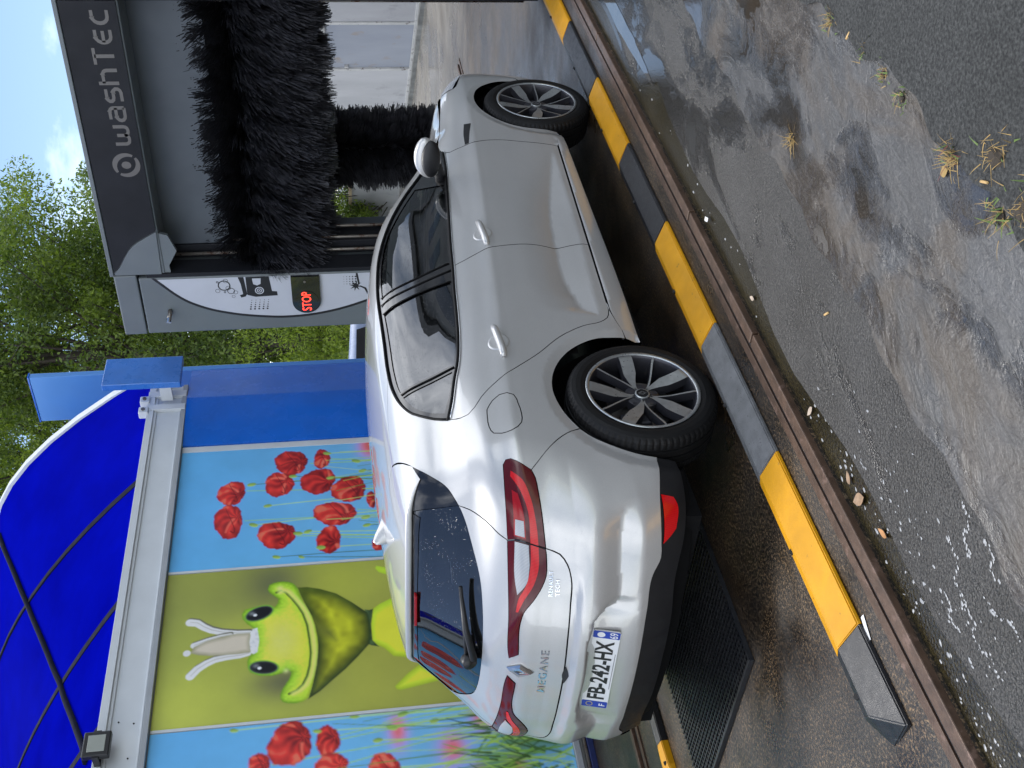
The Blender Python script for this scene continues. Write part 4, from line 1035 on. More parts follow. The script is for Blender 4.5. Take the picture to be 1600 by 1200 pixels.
# ---- wheels
def wheel(cx, sg, rot):
    wh = bpy.data.objects.new('wheel', None); COL.objects.link(wh); wh.parent = CAR; wh.location = np.array([cx, sg*.79, .3175])-wloc(CAR)
    O = np.array([cx, sg*.79, .3175])
    def pt(r, a, w): return O+np.array([r*math.cos(a), sg*w, r*math.sin(a)])
    # tyre: shoulders, grooves and tread blocks
    prof = [(.226, .070), (.233, .088), (.243, .098), (.260, .1025), (.280, .1010), (.296, .095), (.3065, .086), (.3135, .076)]
    tread = [(.3165, .060), (.3170, .047), (.310, .045), (.310, .037), (.3172, .035), (.3175, .006), (.310, .004), (.310, -.004), (.3175, -.006), (.3172, -.035), (.310, -.037), (.310, -.045), (.3170, -.047), (.3165, -.060)]
    prof = prof+tread+[(r, -w) for r, w in prof[::-1]]
    n = 216; V = []; Fq = []; m = len(prof)
    for k in range(n):
        a = 2*math.pi*k/n
        for j, (r, w) in enumerate(prof):
            rr = r
            if k % 3 == 0 and .300 < r and abs(w) > .046: rr -= .003   # cross grooves in the shoulders
            V.append(pt(rr, a, w))
    for k in range(n):
        for j in range(m-1): Fq.append((k*m+j, k*m+j+1, ((k+1) % n)*m+j+1, ((k+1) % n)*m+j))
    if sg > 0: Fq = [f[::-1] for f in Fq]
    mk('tyre', V, Fq, RUBBER, wh, False)
    # rim barrel with lip
    prof = [(.226, .096), (.2395, .0985), (.2395, .101), (.229, .1015), (.2245, .098), (.220, .085), (.212, .03), (.207, -.05), (.222, -.085)]
    n = 72; m = len(prof); V = [pt(r, 2*math.pi*k/n, w) for k in range(n) for r, w in prof]; mi = []; Fq = []
    for k in range(n):
        for j in range(m-1): Fq.append((k*m+j, k*m+j+1, ((k+1) % n)*m+j+1, ((k+1) % n)*m+j)); mi.append(0 if j < 4 else 1)
    rim = mk('rim', V, Fq, [ALU, ALUD], wh, True, matidx=mi)
    rim.data.polygons.foreach_set('use_smooth', np.ones(len(Fq), bool))
    # spokes: five broad and five slender ones
    def face_w(r): return .070+.026*min(1, max(0, (r-.05)/.165))**1.3
    def spoke(a0, wid, bend, name):
        rs = np.linspace(.034, .226, 16); V = []; Fq = []; mi = []
        for r in rs:
            t = (r-.034)/.192; hw = wid(t); a = a0+bend(t)
            for s in (-1, 1):
                c = np.array([math.cos(a), math.sin(a)]); p = np.array([-math.sin(a), math.cos(a)])
                for dep, ins in ((0, 0), (.004, .0025), (.038, -.002)):
                    q = c*r+p*s*(hw-ins+ (0 if dep else -.0025)); w = face_w(r)-dep
                    V.append(O+np.array([q[0], sg*w, q[1]]))
        # order per ring: s=-1 (top, shoulder, deep), s=+1 (top, shoulder, deep)
        for i in range(15):
            b = i*6; c = b+6
            for u, v, k in ((0, 3, 0), (0, 1, 1), (1, 2, 1), (3, 4, 1), (4, 5, 1), (2, 5, 1)):
                Fq.append((b+u, c+u, c+v, b+v)); mi.append(k)
        o = mk(name, V, Fq, [ALU, ALUD], rim, False, matidx=mi)
        bm = bmesh.new(); bm.from_mesh(o.data); bmesh.ops.recalc_face_normals(bm, faces=bm.faces); bm.to_mesh(o.data); bm.free()
    for k in range(5):
        a = R(rot+72*k)
        spoke(a, lambda t: .009+.0205*min(1, max(0, (t-.06)*2.4))**1.1+.002*t, lambda t: R(19)*(1-t)**2.2, 'spoke')
        spoke(a+R(40), lambda t: .0060+.0018*abs(t-.4), lambda t: R(-17)*(1-t)**1.9, 'spoke')
        # wheel bolt in its pocket
        q = a-R(14); c = pt(.058, q, .060)
        MB().tube([c-np.array([0, sg*.02, 0]), c+np.array([0, sg*.006, 0])], .0105, 6).build('wheel_bolt', ALUD, rim)
    hb = MB(); hb.tube([pt(0, 0, .03), pt(0, 0, .062), pt(0, 0, .0675)], [.074, .072, .046], 30); hb.build('hub', ALUD, rim, False)
    hc = MB(); hc.tube([pt(0, 0, .066), pt(0, 0, .0745), pt(0, 0, .0765)], [.031, .031, .027], 28); cap = hc.build('centre_cap', ALU, rim)
    cc = MB(); cc.tube([pt(0, 0, .0766), pt(0, 0, .0772)], .0245, 28); cc.build('cap_insert', GLOSSB, rim)
    d = .0776; D2 = [(0, .019), (.011, 0), (0, -.019), (-.011, 0)]; D3 = [(x*.5, y*.55) for x, y in D2]
    V = [O+np.array([x, sg*d, z]) for x, z in D2]+[O+np.array([x, sg*d, z]) for x, z in D3]
    mk('cap_diamond', V, [(i, (i+1) % 4, 4+(i+1) % 4, 4+i) for i in range(4)], CHROME, rim)
    MB().tube([pt(0, 0, -.01), pt(0, 0, .012)], .142, 48).build('brake_disc', DISC, wh)
    MB().box(tuple(np.minimum(O+np.array([-.14, sg*-.02, -.02]), O+np.array([-.07, sg*.035, .11]))), tuple(np.maximum(O+np.array([-.14, sg*-.02, -.02]), O+np.array([-.07, sg*.035, .11]))), .012).build('brake_caliper', ALUD, wh)
    MB().tube([pt(0, 0, -.12), pt(0, 0, -.02)], .19, 30).build('wheel_backing', DARKIN, wh)
for cx, sg, rot in ((0, -1, 7), (2.669, -1, 27), (0, 1, 20), (2.669, 1, 50)): wheel(cx, sg, rot)

# ------------------------------------------------------------------ printed wall: pictures are painted point by point into the panel
WY = 2.85
def mix3(a, b, t): return a*(1-t[..., None])+b*t[..., None]
class Canvas:
    """picture in wall coordinates (x, z); colours are those of the print"""
    def __init__(s, x0, x1, z0, z1, cell):
        nx = int((x1-x0)/cell)+1; nz = int((z1-z0)/cell)+1
        s.x = np.linspace(x0, x1, nx); s.z = np.linspace(z0, z1, nz); s.X, s.Z = np.meshgrid(s.x, s.z); s.C = np.zeros((nz, nx, 3)); s.cell = cell
    def win(s, a, b, c, d):
        i0, i1 = np.searchsorted(s.x, [a, b]); j0, j1 = np.searchsorted(s.z, [c, d]); return slice(max(j0-1, 0), j1+1), slice(max(i0-1, 0), i1+1)
    def put(s, sl, al, col):
        s.C[sl] = mix3(s.C[sl], np.asarray(col) if np.ndim(col) > 1 else np.array(col), np.clip(al, 0, 1))
    def poly(s, pts, col, soft=None, shade=None):
        pts = np.asarray(pts, float); soft = soft or s.cell*.8; e = soft*2
        sl = s.win(pts[:, 0].min()-e, pts[:, 0].max()+e, pts[:, 1].min()-e, pts[:, 1].max()+e)
        X, Z = s.X[sl], s.Z[sl]
        if X.size == 0: return
        P = np.stack([X.ravel(), Z.ravel()], 1); ins = inpoly(P, pts); d = polydist(P, pts); sd = np.where(ins, d, -d).reshape(X.shape)
        c = np.array(col, float)
        if shade is not None: c = shade(X, Z, sd)
        s.put(sl, .5+sd/soft*.5, c)
    def line(s, pts, w, col, soft=None):
        pts = np.asarray(pts, float); w = w if np.ndim(w) else [w, w]; m = max(w); soft = soft or s.cell*.8; e = m+soft*2
        sl = s.win(pts[:, 0].min()-e, pts[:, 0].max()+e, pts[:, 1].min()-e, pts[:, 1].max()+e); X, Z = s.X[sl], s.Z[sl]
        if X.size == 0: return
        P = np.stack([X.ravel(), Z.ravel()], 1); d = np.full(len(P), 9.)
        for i in range(len(pts)-1):
            a, b = pts[i], pts[i+1]; ab = b-a; t = np.clip(((P-a)@ab)/(ab@ab+1e-12), 0, 1)
            f = (i+t)/(len(pts)-1); d = np.minimum(d, np.hypot(*(P-a-t[:, None]*ab).T)-(w[0]+(w[-1]-w[0])*f))
        s.put(sl, (.5-d/soft*.5).reshape(X.shape), col)
    def blur(s, cx, cz, rx, rz, col, a=1.0):
        g = np.exp(-(((s.X-cx)/rx)**2+((s.Z-cz)/rz)**2)); s.put((slice(None), slice(None)), g*a, col)
def vnoise(X, Z, sc, seed):
    rg = np.random.default_rng(seed); T = rg.random((64, 64)); u, v = X*sc, Z*sc
    i, j = np.floor(u).astype(int), np.floor(v).astype(int); fu, fv = u-i, v-j; fu = fu*fu*(3-2*fu); fv = fv*fv*(3-2*fv)
    g = lambda a, b: T[a % 64, b % 64]
    return (g(i, j)*(1-fu)+g(i+1, j)*fu)*(1-fv)+(g(i, j+1)*(1-fu)+g(i+1, j+1)*fu)*fv
def poppy(cv, cx, cz, rx, rz, seed, blurk=1.0):
    rg = random.Random(seed); ph = [rg.uniform(0, 6.28) for _ in range(5)]; o = []
    for k in range(60):
        a = 2*math.pi*k/60; r = 1+.06*math.sin(2*a+ph[0])+.05*math.sin(3*a+ph[1])+.03*math.sin(7*a+ph[2])+.02*math.sin(15*a+ph[3])+.015*math.sin(23*a+ph[4])
        o.append((cx+rx*r*math.cos(a), cz+rz*r*math.sin(a)))
    px, pz = cx+rg.uniform(-.3, .3)*rx, cz-rz*.6
    def sh(X, Z, sd):
        a = np.arctan2(Z-pz, X-px); r = np.hypot((X-px)/rx, (Z-pz)/rz)
        f = .5+.5*np.sin(a*9+2*np.sin(r*4+ph[4])+ph[0]); n = vnoise(X, Z, 26, seed % 97); n2 = vnoise(X, Z, 9, seed % 89+3)
        t = np.clip(-.05+.42*f+.62*n2+.35*(n-.5)+.30*(r-.7), 0, 1)
        c = mix3(np.array([.18, .006, .010]), np.array([.74, .040, .030]), t)
        c = mix3(c, np.array([.90, .22, .12]), np.clip((t-.78)*2.5, 0, .5))
        return c*np.clip(.55+sd*14, .5, 1)[..., None]
    cv.poly(o, None, soft=cv.cell*blurk, shade=sh)
    for kf in range(4):   # petal edges seen inside the flower
        a0 = rg.uniform(0, 6.28); q = [(px+rx*1.25*t*math.cos(a0+.5*t), pz+rz*1.25*t*math.sin(a0+.5*t)) for t in np.linspace(.25, .95, 8)]
        q = [p_ for p_ in q if inpoly([p_], o)[0]]
        if len(q) > 2: cv.line(q, [.007, .002], rg.choice([(.10, .003, .006), (.85, .16, .10)]), .012)
    if rg.random() < .5:
        q = [(cx+rx*(.1+.8*math.cos(t)), cz+rz*(-.1+.35*math.sin(t*1.3))) for t in np.linspace(2.6, 6.0, 12)]
        cv.line(q, [.004, .001], (.10, .002, .006))
def bud(cv, x, z, r, an=0):
    o = [(x+r*.55*math.cos(t)*math.cos(an)-r*math.sin(t)*math.sin(an), z+r*.55*math.cos(t)*math.sin(an)+r*math.sin(t)*math.cos(an)) for t in np.linspace(0, 6.28, 20)[:-1]]
    cv.poly(o, None, shade=lambda X, Z, sd: mix3(np.array([.06, .16, .03]), np.array([.42, .60, .12]), np.clip(.3+(x-X)/r*.6+.2, 0, 1)))
def stem(cv, x0, z0, x1, z1, bend, w=.0055, c=(.26, .48, .08)):
    t = np.linspace(0, 1, 14); cv.line([(x0+(x1-x0)*k+bend*math.sin(math.pi*k), z0+(z1-z0)*k) for k in t], [w*.8, w*1.1], c)
SKYB = np.array(srgb(88, 160, 240))*1.0
def poppy_panel(x0, cell, seed, flowers, buds):
    cv = Canvas(x0, x0+1.352, .13, 2.94, cell); rg = random.Random(seed)
    t = (cv.Z-.13)/2.81; cv.C[:] = mix3(np.array([.16, .42, .86]), SKYB*.97, t)
    cv.C *= (1+.05*(vnoise(cv.X, cv.Z, 3, 5)-.5))[..., None]
    for _ in range(10):  # blurred flowers low down
        cv.blur(x0+rg.uniform(.05, 1.3), rg.uniform(.35, 1.35), rg.uniform(.07, .14), rg.uniform(.06, .11), (.78, .10, .05), .85)
    for _ in range(14): cv.blur(x0+rg.uniform(0, 1.35), rg.uniform(.15, .7), .16, .14, (.10, .22, .03), .75)
    for k, (fx, fz, rx, rz) in enumerate(flowers):
        stem(cv, fx+rg.uniform(-.03, .03), fz-rz, fx+rg.uniform(-.22, .22), .2, rg.uniform(-.06, .06))
    for bx, bz in buds: stem(cv, bx, bz, bx+rg.uniform(-.15, .15), .2, rg.uniform(-.05, .05), .0052, (.36, .56, .10) if rg.random() < .6 else (.06, .16, .04))
    for k, (fx, fz, rx, rz) in enumerate(flowers): poppy(cv, fx, fz, rx*.9, rz*.9, seed*31+k)
    for bx, bz in buds: bud(cv, bx, bz+.02, rg.uniform(.026, .040), rg.uniform(-.4, .4))
    for k in range(40):
        bx = x0+rg.uniform(.02, 1.33); stem(cv, bx, rg.uniform(.9, 1.75), bx+rg.uniform(-.25, .25), .15, rg.uniform(-.08, .08), .0036, rg.choice([(.30, .50, .08), (.10, .24, .04), (.40, .55, .16)]))
    for k in range(230):
        bx = x0+rg.uniform(-.05, 1.38); bz = rg.uniform(.1, .75); l = rg.uniform(.08, .30); dx = rg.uniform(-.14, .14)
        cv.line([(bx, bz), (bx+dx*.5, bz+l*.6), (bx+dx, bz+l)], [.008, .001], rg.choice([(.16, .34, .04), (.05, .13, .02), (.32, .52, .07), (.025, .07, .015)]))
    return cv
FROG = {
    'face': [(2.199, 2.193), (2.242, 2.180), (2.258, 2.151), (2.266, 2.113), (2.266, 2.080), (2.259, 2.041), (2.243, 2.007), (2.216, 1.983), (2.176, 1.964), (2.107, 1.945), (2.043, 1.922), (1.980, 1.894), (1.917, 1.866), (1.827, 1.843), (1.721, 1.826), (1.647, 1.823), (1.552, 1.829), (1.471, 1.839), (1.375, 1.853), (1.287, 1.872), (1.211, 1.895), (1.184, 1.930), (1.174, 1.982), (1.180, 2.034), (1.194, 2.069), (1.221, 2.087), (1.258, 2.087), (1.308, 2.070), (1.343, 2.049), (1.373, 2.031), (1.403, 2.018), (1.435, 2.014), (1.454, 2.040), (1.431, 2.080), (1.417, 2.147), (1.427, 2.235), (1.460, 2.298), (1.506, 2.317), (1.555, 2.323), (1.598, 2.311), (1.623, 2.285), (1.740, 2.275), (1.843, 2.283), (1.890, 2.335), (1.940, 2.369), (1.982, 2.375), (2.022, 2.358), (2.039, 2.298), (2.043, 2.218), (2.025, 2.162), (2.029, 2.134), (2.063, 2.115), (2.099, 2.111), (2.133, 2.145), (2.167, 2.179)],
    'chin': [(2.195, 1.969), (2.194, 1.897), (2.166, 1.801), (2.111, 1.682), (2.013, 1.565), (1.945, 1.496), (1.905, 1.455), (1.797, 1.441), (1.709, 1.441), (1.619, 1.455), (1.521, 1.538), (1.421, 1.632), (1.339, 1.724), (1.254, 1.815), (1.200, 1.895), (1.287, 1.872), (1.471, 1.839), (1.647, 1.823), (1.827, 1.843), (1.980, 1.894), (2.119, 1.945)],
    'body': [(1.903, 1.441), (1.936, 1.410), (1.974, 1.365), (2.020, 1.276), (2.036, 1.129), (1.945, 0.844), (1.815, 0.761), (1.471, 0.800), (1.430, 0.945), (1.471, 1.173), (1.494, 1.286), (1.574, 1.351), (1.601, 1.395), (1.630, 1.450), (1.769, 1.452)],
    'collar': [(1.937, 1.473), (1.927, 1.440), (1.936, 1.410), (1.796, 1.432), (1.651, 1.430), (1.589, 1.387), (1.606, 1.442), (1.627, 1.473), (1.771, 1.476)],
    'leg': [(1.239, 1.294), (1.212, 1.283), (1.203, 1.252), (1.257, 0.962), (1.284, 0.913), (1.368, 1.034), (1.403, 1.109), (1.336, 1.197)],
    'arm': [(2.327, 1.375), (2.352, 1.364), (2.333, 1.306), (2.262, 1.111), (2.182, 1.019), (2.124, 1.073), (2.245, 1.261), (2.285, 1.348)],
    'mouth': [(2.162, 2.126), (2.177, 2.093), (2.161, 2.060), (2.088, 2.007), (2.017, 1.964), (1.948, 1.931), (1.838, 1.899), (1.698, 1.882), (1.585, 1.874), (1.475, 1.884), (1.391, 1.902), (1.320, 1.934), (1.277, 1.978), (1.256, 2.026)],
    'eyeL': [(1.494, 2.206), (1.483, 2.108), (1.440, 2.205)],
    'eyeR': [(1.978, 2.249), (2.000, 2.152), (1.916, 2.253)],
    'band': [(1.805, 2.305), (1.839, 2.292), (1.847, 2.260), (1.736, 2.243), (1.631, 2.254), (1.617, 2.281), (1.630, 2.299), (1.721, 2.311)],
    'tooth': [(1.806, 2.309), (1.635, 2.295), (1.628, 2.389), (1.632, 2.576), (1.646, 2.657), (1.670, 2.725), (1.723, 2.702), (1.764, 2.620), (1.793, 2.518), (1.810, 2.405)],
    'armR': [(1.809, 2.314), (1.813, 2.405), (1.834, 2.520), (1.858, 2.589), (1.893, 2.646), (1.933, 2.694), (1.944, 2.745)],
    'armM': [(1.803, 2.450), (1.793, 2.518), (1.769, 2.607), (1.734, 2.703)],
    'armL': [(1.626, 2.317), (1.613, 2.375), (1.609, 2.464), (1.596, 2.548), (1.569, 2.608), (1.527, 2.667), (1.473, 2.711)],
    'ball': [(1.672, 2.748), (1.700, 2.750)],
    'drop': [(1.900, 1.866), (1.748, 1.807), (1.678, 1.693), (1.767, 1.714), (1.815, 1.783), (1.854, 1.824)],
}
FL_R = [ (3.243, 2.505, 0.157, 0.124), (2.928, 2.516, 0.200, 0.131), (3.565, 2.022, 0.159, 0.162), (3.589, 1.763, 0.128, 0.081), (3.312, 2.121, 0.168, 0.126), (3.321, 1.799, 0.169, 0.159), (3.207, 1.547, 0.159, 0.170), (2.940, 1.670, 0.152, 0.186), (2.659, 1.723, 0.158, 0.111), (2.747, 2.134, 0.167, 0.161), (3.072, 1.367, 0.111, 0.042), (2.575, 1.342, 0.081, 0.050) ]
FL_L = [ (0.865, 2.020, 0.181, 0.169), (0.861, 1.770, 0.137, 0.085), (0.678, 1.753, 0.094, 0.125), (0.732, 2.217, 0.094, 0.083), (0.616, 1.408, 0.117, 0.126) ]
BD_R = [ (3.075, 2.190), (2.517, 2.112), (2.498, 1.919), (3.331, 2.326), (2.873, 2.298), (3.398, 1.985), (3.655, 1.696), (3.538, 1.453), (3.355, 1.676), (2.873, 1.403), (2.787, 1.397), (2.749, 1.944), (2.762, 1.868), (2.583, 1.769), (3.416, 1.404) ]
BD_L = [ (1.026, 1.567), (0.913, 1.316), (1.010, 1.235), (0.931, 1.025), (0.826, 1.417), (0.940, 1.820), (1.007, 2.372) ]

def frog_panel(x0, cell):
    cv = Canvas(x0, x0+1.352, .13, 2.94, cell); F0 = np.array
    cv.C[:] = (.25, .27, .055)
    for cx, cz, rx, rz, c, a in [(.25, 2.3, .35, .8, (.40, .44, .06), .9), (.95, 2.5, .3, .5, (.20, .22, .06), .8), (.65, 2.75, .4, .2, (.32, .36, .06), .7), (.2, 1.5, .4, .4, (.34, .36, .05), .8), (1.15, 1.7, .35, .6, (.36, .39, .05), .8),
                                 (.30, 2.05, .16, .30, (.10, .10, .06), .9), (1.2, 2.15, .25, .25, (.11, .12, .06), .9), (.15, 2.75, .25, .2, (.46, .50, .07), .8), (.55, 1.0, .6, .5, (.30, .30, .05), .8), (.75, 2.35, .18, .3, (.42, .45, .07), .6)]:
        cv.blur(x0+cx, cz, rx, rz, c, a)
    G = {k: np.array(v) for k, v in FROG.items()}
    n = lambda X, Z, sc, sd: vnoise(X, Z, sc, sd)
    GR0, GR1, GR2 = F0([.05, .15, .02]), F0([.30, .62, .03]), F0([.62, .80, .06])
    def sh_body(X, Z, sd): return mix3(mix3(F0([.30, .42, .02]), F0([.72, .82, .04]), np.clip(sd*14, 0, 1)), F0([.40, .62, .03]), np.clip((X-1.75)*2, 0, .6))
    for k in ('leg', 'arm', 'body'): cv.poly(G[k], None, shade=sh_body)
    cv.poly(G['collar'], None, shade=lambda X, Z, sd: mix3(F0([.012, .03, .012]), F0([.08, .14, .05]), np.clip(n(X, Z, 30, 2), 0, 1)))
    def sh_chin(X, Z, sd):
        t = np.clip(sd*7, 0, 1); c = mix3(F0([.015, .035, .008]), F0([.42, .44, .02]), t**1.2)
        c = mix3(c, F0([.20, .26, .02]), np.clip((X-1.95)*2.2, 0, 1)*.7); c = mix3(c, F0([.05, .08, .01]), np.clip((X-2.05)*6, 0, 1)*.8)
        return c*(.75+.5*n(X, Z, 22, 4))[..., None]
    cv.poly(G['chin'], None, shade=sh_chin)
    cv.poly(G['drop'], None, soft=.03, shade=lambda X, Z, sd: np.broadcast_to(F0([.14, .16, .02]), X.shape+(3,)))
    def sh_face(X, Z, sd):
        t = np.clip(sd*9, 0, 1); c = mix3(GR1*.75, GR2, t); lit = np.exp(-(((X-1.72)/.16)**2+((Z-2.08)/.10)**2)); c = mix3(c, F0([.80, .92, .22]), lit*.45)
        c = mix3(c, GR1*.6, np.clip((Z-2.2)*4, 0, 1)*.35); dr = n(X, Z, 60, 9); c = c*(1+.22*(dr-.5))[..., None]
        c = mix3(c, F0([.68, .78, .05]), np.clip((1.98-Z)*9, 0, 1)*.55)
        return c*np.clip(.60+sd*16, .6, 1)[..., None]
    cv.poly(G['face'], None, shade=sh_face)
    cv.line(G['mouth'], [.010, .010], (.07, .12, .015)); cv.line(G['mouth']+F0([0, -.028]), [.010, .008], (.72, .84, .20), .02)
    for e in ('eyeL', 'eyeR'):
        c, a, b = G[e]; u, v = a-c, b-c
        o = [tuple(c+u*1.12*math.cos(t)+v*1.16*math.sin(t)) for t in np.linspace(0, 6.28, 40)[:-1]]; cv.poly(o, (.16, .36, .04))
        o = [tuple(c+u*math.cos(t)+v*math.sin(t)) for t in np.linspace(0, 6.28, 40)[:-1]]
        cv.poly(o, None, shade=lambda X, Z, sd: mix3(F0([.05, .055, .06]), F0([.006, .007, .010]), np.clip(sd*60, 0, 1)))
        q = c-u*.30+v*.1; cv.poly([tuple(q+F0([.011*math.cos(t), .013*math.sin(t)])) for t in np.linspace(0, 6.28, 14)[:-1]], (.8, .85, .88))
        q = c-u*.55-v*.25; cv.blur(q[0], q[1], .016, .02, (.25, .28, .30), .6)
    WH = (.70, .70, .70)
    for a in ('armR', 'armL', 'armM'):
        w0 = .024 if a != 'armM' else .018
        cv.line(G[a]+F0([.012, -.006]), [w0*.9, w0*1.25], (.12, .12, .08)); cv.line(G[a], [w0*.8, w0*1.3], WH)
        cv.line(G[a]+F0([.004, -.004]), [.006, .005], (.46, .45, .42))
    cv.poly(G['tooth'], None, shade=lambda X, Z, sd: mix3(F0([.26, .25, .14]), F0([.54, .48, .38]), np.clip(sd*22+.3*n(X, Z, 14, 7), 0, 1)))
    cv.poly(G['band'], None, shade=lambda X, Z, sd: F0([.70, .71, .72])*(.7+.5*n(X, Z, 60, 6))[..., None])
    b = G['ball'][0]; cv.poly([(b[0]+.026*math.cos(t), b[1]+.026*math.sin(t)) for t in np.linspace(0, 6.28, 24)[:-1]], WH)
    for k, (fx, fz, fw) in enumerate([(1.45, 2.05, .01), (2.20, 2.10, .012)]): cv.blur(fx, fz, fw*2, fw*2, (.85, .95, .35), .5)
    return cv

def m_print():
    m = Mat('printed_panel'); a = m.n('Attribute'); a.attribute_name = 'Col'
    d = m.ramp(m.noise(3, 6, .6), [(.3, .88), (.7, 1.0)]); c = m.mix(1.0, a.outputs['Color'], d, 'MULTIPLY')
    return m.bsdf(Base_Color=c, Roughness=.32, Coat_Weight=.25, Coat_Roughness=.15)
M_PRINT = m_print()
M_WHITE = simple('white_frame_metal', (.60, .63, .65), .45, var=.05, scale=4, wear=((.40, .40, .38), 11, .66))
M_GREYF = simple('grey_frame_metal', (.34, .36, .38), .45, var=.08)
M_BLUE = simple('blue_enamel', (.002, .125, .60), .26, var=.14, scale=2, coat=.25)
M_BLUE2 = simple('light_blue_enamel', (.08, .27, .66), .4, var=.05, scale=2)
PWL = thing('printed_wall', 'wall of printed poppy and crowned frog panels in a pale metal frame, beyond the car', 'wall', (2.0, WY, 0))
def put_canvas(cv, label):
    nz, nx = cv.X.shape; V = np.stack([cv.X.ravel(), np.full(cv.X.size, WY), cv.Z.ravel()], 1)
    i = np.arange(nz*nx).reshape(nz, nx); Fq = np.stack([i[:-1, :-1], i[:-1, 1:], i[1:, 1:], i[1:, :-1]], -1).reshape(-1, 4)
    o = mk('printed_panel', V, Fq.tolist(), M_PRINT, PWL, cols=np.clip(cv.C.reshape(-1, 3)*1.5, 0, .93)); o['label'] = label; return o
PX = [3.770, 2.425, 1.050, -.325, -1.70, -3.07, -4.44]
put_canvas(poppy_panel(2.432, .0062, 11, FL_R, BD_R), 'red poppies on blue sky next to the blue column')
put_canvas(frog_panel(1.057, .0062), 'ceramic green frog with a white crown on olive ground')
fl = FL_L+[(.45, 2.3, .15, .13), (.3, 1.9, .15, .14), (.1, 2.1, .14, .13), (.4, 1.6, .13, .12), (0, 1.7, .14, .12), (-.15, 2.4, .15, .14), (-.1, 1.45, .12, .1), (.2, 2.6, .12, .12)]
bd = BD_L+[(.6, 2.5), (.3, 2.2), (-.05, 2.0), (.5, 1.9), (.15, 1.6)]
put_canvas(poppy_panel(-.318, .0085, 23, fl, bd), 'red poppies and tall grass left of the frog')
put_canvas(frog_panel(1.057, .022) if False else poppy_panel(-1.693, .02, 37, [(a-1.37, b, c, d) for a, b, c, d in fl], [(a-1.37, b) for a, b in bd]), 'red poppies at the end of the wall')
put_canvas(poppy_panel(-3.063, .02, 41, [(a-2.74, b, c, d) for a, b, c, d in fl], [(a-2.74, b) for a, b in bd]), 'red poppies at the near end of the wall')
for x in PX:
    MB().box((x-.010, WY-.006, .13), (x+.010 if x < 3.7 else x+.055, WY+.004, 2.94)).build('panel_joint', M_WHITE, PWL)
MB().box((-4.5, WY+.004, .0), (3.83, WY+.10, 3.2)).build('wall_core', M_GREYF, PWL)
# foot of the wall: grey rail, dark gap, light strip, blue skirting
MB().box((-4.5, WY-.035, .085), (3.83, WY+.002, .128), .004).build('base_rail', M_GREYF, PWL)
MB().box((-4.5, WY-.05, .045), (3.83, WY+.001, .062), .003).build('base_strip', M_STEEL, PWL)
MB().box((-4.5, WY-.07, .0), (3.83, WY, .040), .003).build('blue_skirting', simple('dark_blue_skirting', (.012, .022, .10), .5), PWL)
# channel beam on top: back plate with raised rims
bmx = 4.62
MB().box((-4.5, WY-.020, 2.985), (bmx, WY+.09, 3.215)).build('beam_web', M_WHITE, PWL)
for z0, z1, d in ((2.945, 2.985, .050), (2.990, 3.003, .032), (3.195, 3.218, .034), (3.218, 3.275, .052)):
    MB().box((-4.5, WY-d, z0), (bmx, WY-.019, z1), .003).build('beam_rim', M_WHITE if z0 > 2.96 else M_GREYF, PWL)
for x in (4.32, 4.50):
    MB().box((x-.035, WY-.058, 2.95), (x+.035, WY-.021, 3.28), .003).build('beam_stiffener', M_WHITE, PWL)
for x in (4.28, 4.42):
    b = MB().box((x-.045, WY-.075, 3.262), (x+.035, WY-.0, 3.345), .008).build('bracket', M_WHITE, PWL)
    MB().tube([(x-.005, WY-.074, 3.305), (x-.005, WY-.086, 3.305)], .017, 12).build('bracket_bolt', M_STEEL, b)
for x, z in ((1.12, 3.05), (1.14, 3.15), (.86, 3.06)): MB().tube([(x, WY-.018, z), (x, WY-.024, z)], .006, 8).build('screw', DARKH, PWL)
# blue column with its cap
CLM = thing('blue_column', 'glossy blue sheet-metal column between the poppy panel and the wash machine', 'column', (4.35, WY, 0))
MB().prism([(3.832, WY-.02), (4.42, WY-.06), (4.90, WY+.02), (4.90, WY+.5), (3.832, WY+.5)], 2, 0, 2.942).build('column_shell', M_BLUE, CLM)
MB().box((4.30, 2.50, 2.955), (4.665, 2.565, 3.615), .006).build('column_cap', simple('cap_blue', (.035, .17, .55), .3, coat=.4), CLM)
[MB().box((x_, 2.567, 3.06), (x_+.03, WY-.055, 3.16)).build('cap_bracket', M_WHITE, CLM) for x_ in (4.40, 4.56)]
TW = thing('blue_pylon', 'pale blue flat pylon rising behind the arched blue roof', 'pylon', (6.03, 4.05, 0))
MB().box((6.0, 3.75, 0), (6.07, 4.36, 4.775), .01).build('tower_shell', M_BLUE2, TW); MB().box((5.995, 3.745, 4.776), (6.075, 4.365, 4.79)).build('tower_lid', M_BLUE, TW)
# translucent blue roof behind the beam
def m_trans():
    m = Mat('translucent_blue_sheet'); n_ = m.noise(1.6, 5, .6)
    c = m.ramp(n_, [(.3, (.0, .0015, .42)), (.7, (.0, .004, .60))])
    tr = m.n('BsdfTranslucent'); m.l(c, tr.inputs[0]); df = m.n('BsdfDiffuse'); m.l(c, df.inputs[0])
    gl = m.n('BsdfGlossy'); gl.inputs['Roughness'].default_value = .35; gl.inputs[0].default_value = (.3, .35, .8, 1)
    a = m.n('MixShader'); a.inputs[0].default_value = .55; m.l(df.outputs[0], a.inputs[1]); m.l(tr.outputs[0], a.inputs[2])
    f = m.n('MixShader'); f.inputs[0].default_value = .004; m.l(a.outputs[0], f.inputs[1]); m.l(gl.outputs[0], f.inputs[2])
    m.l(f.outputs[0], m.out.inputs[0]); return m.m
M_TR = m_trans(); M_RIB = simple('dark_rib', (.006, .008, .02), .9, spec=.1)
CAN = thing('arched_roof', 'deep blue translucent arched roof with dark ribs above the printed wall', 'roof', (1.0, 3.4, 3.25))
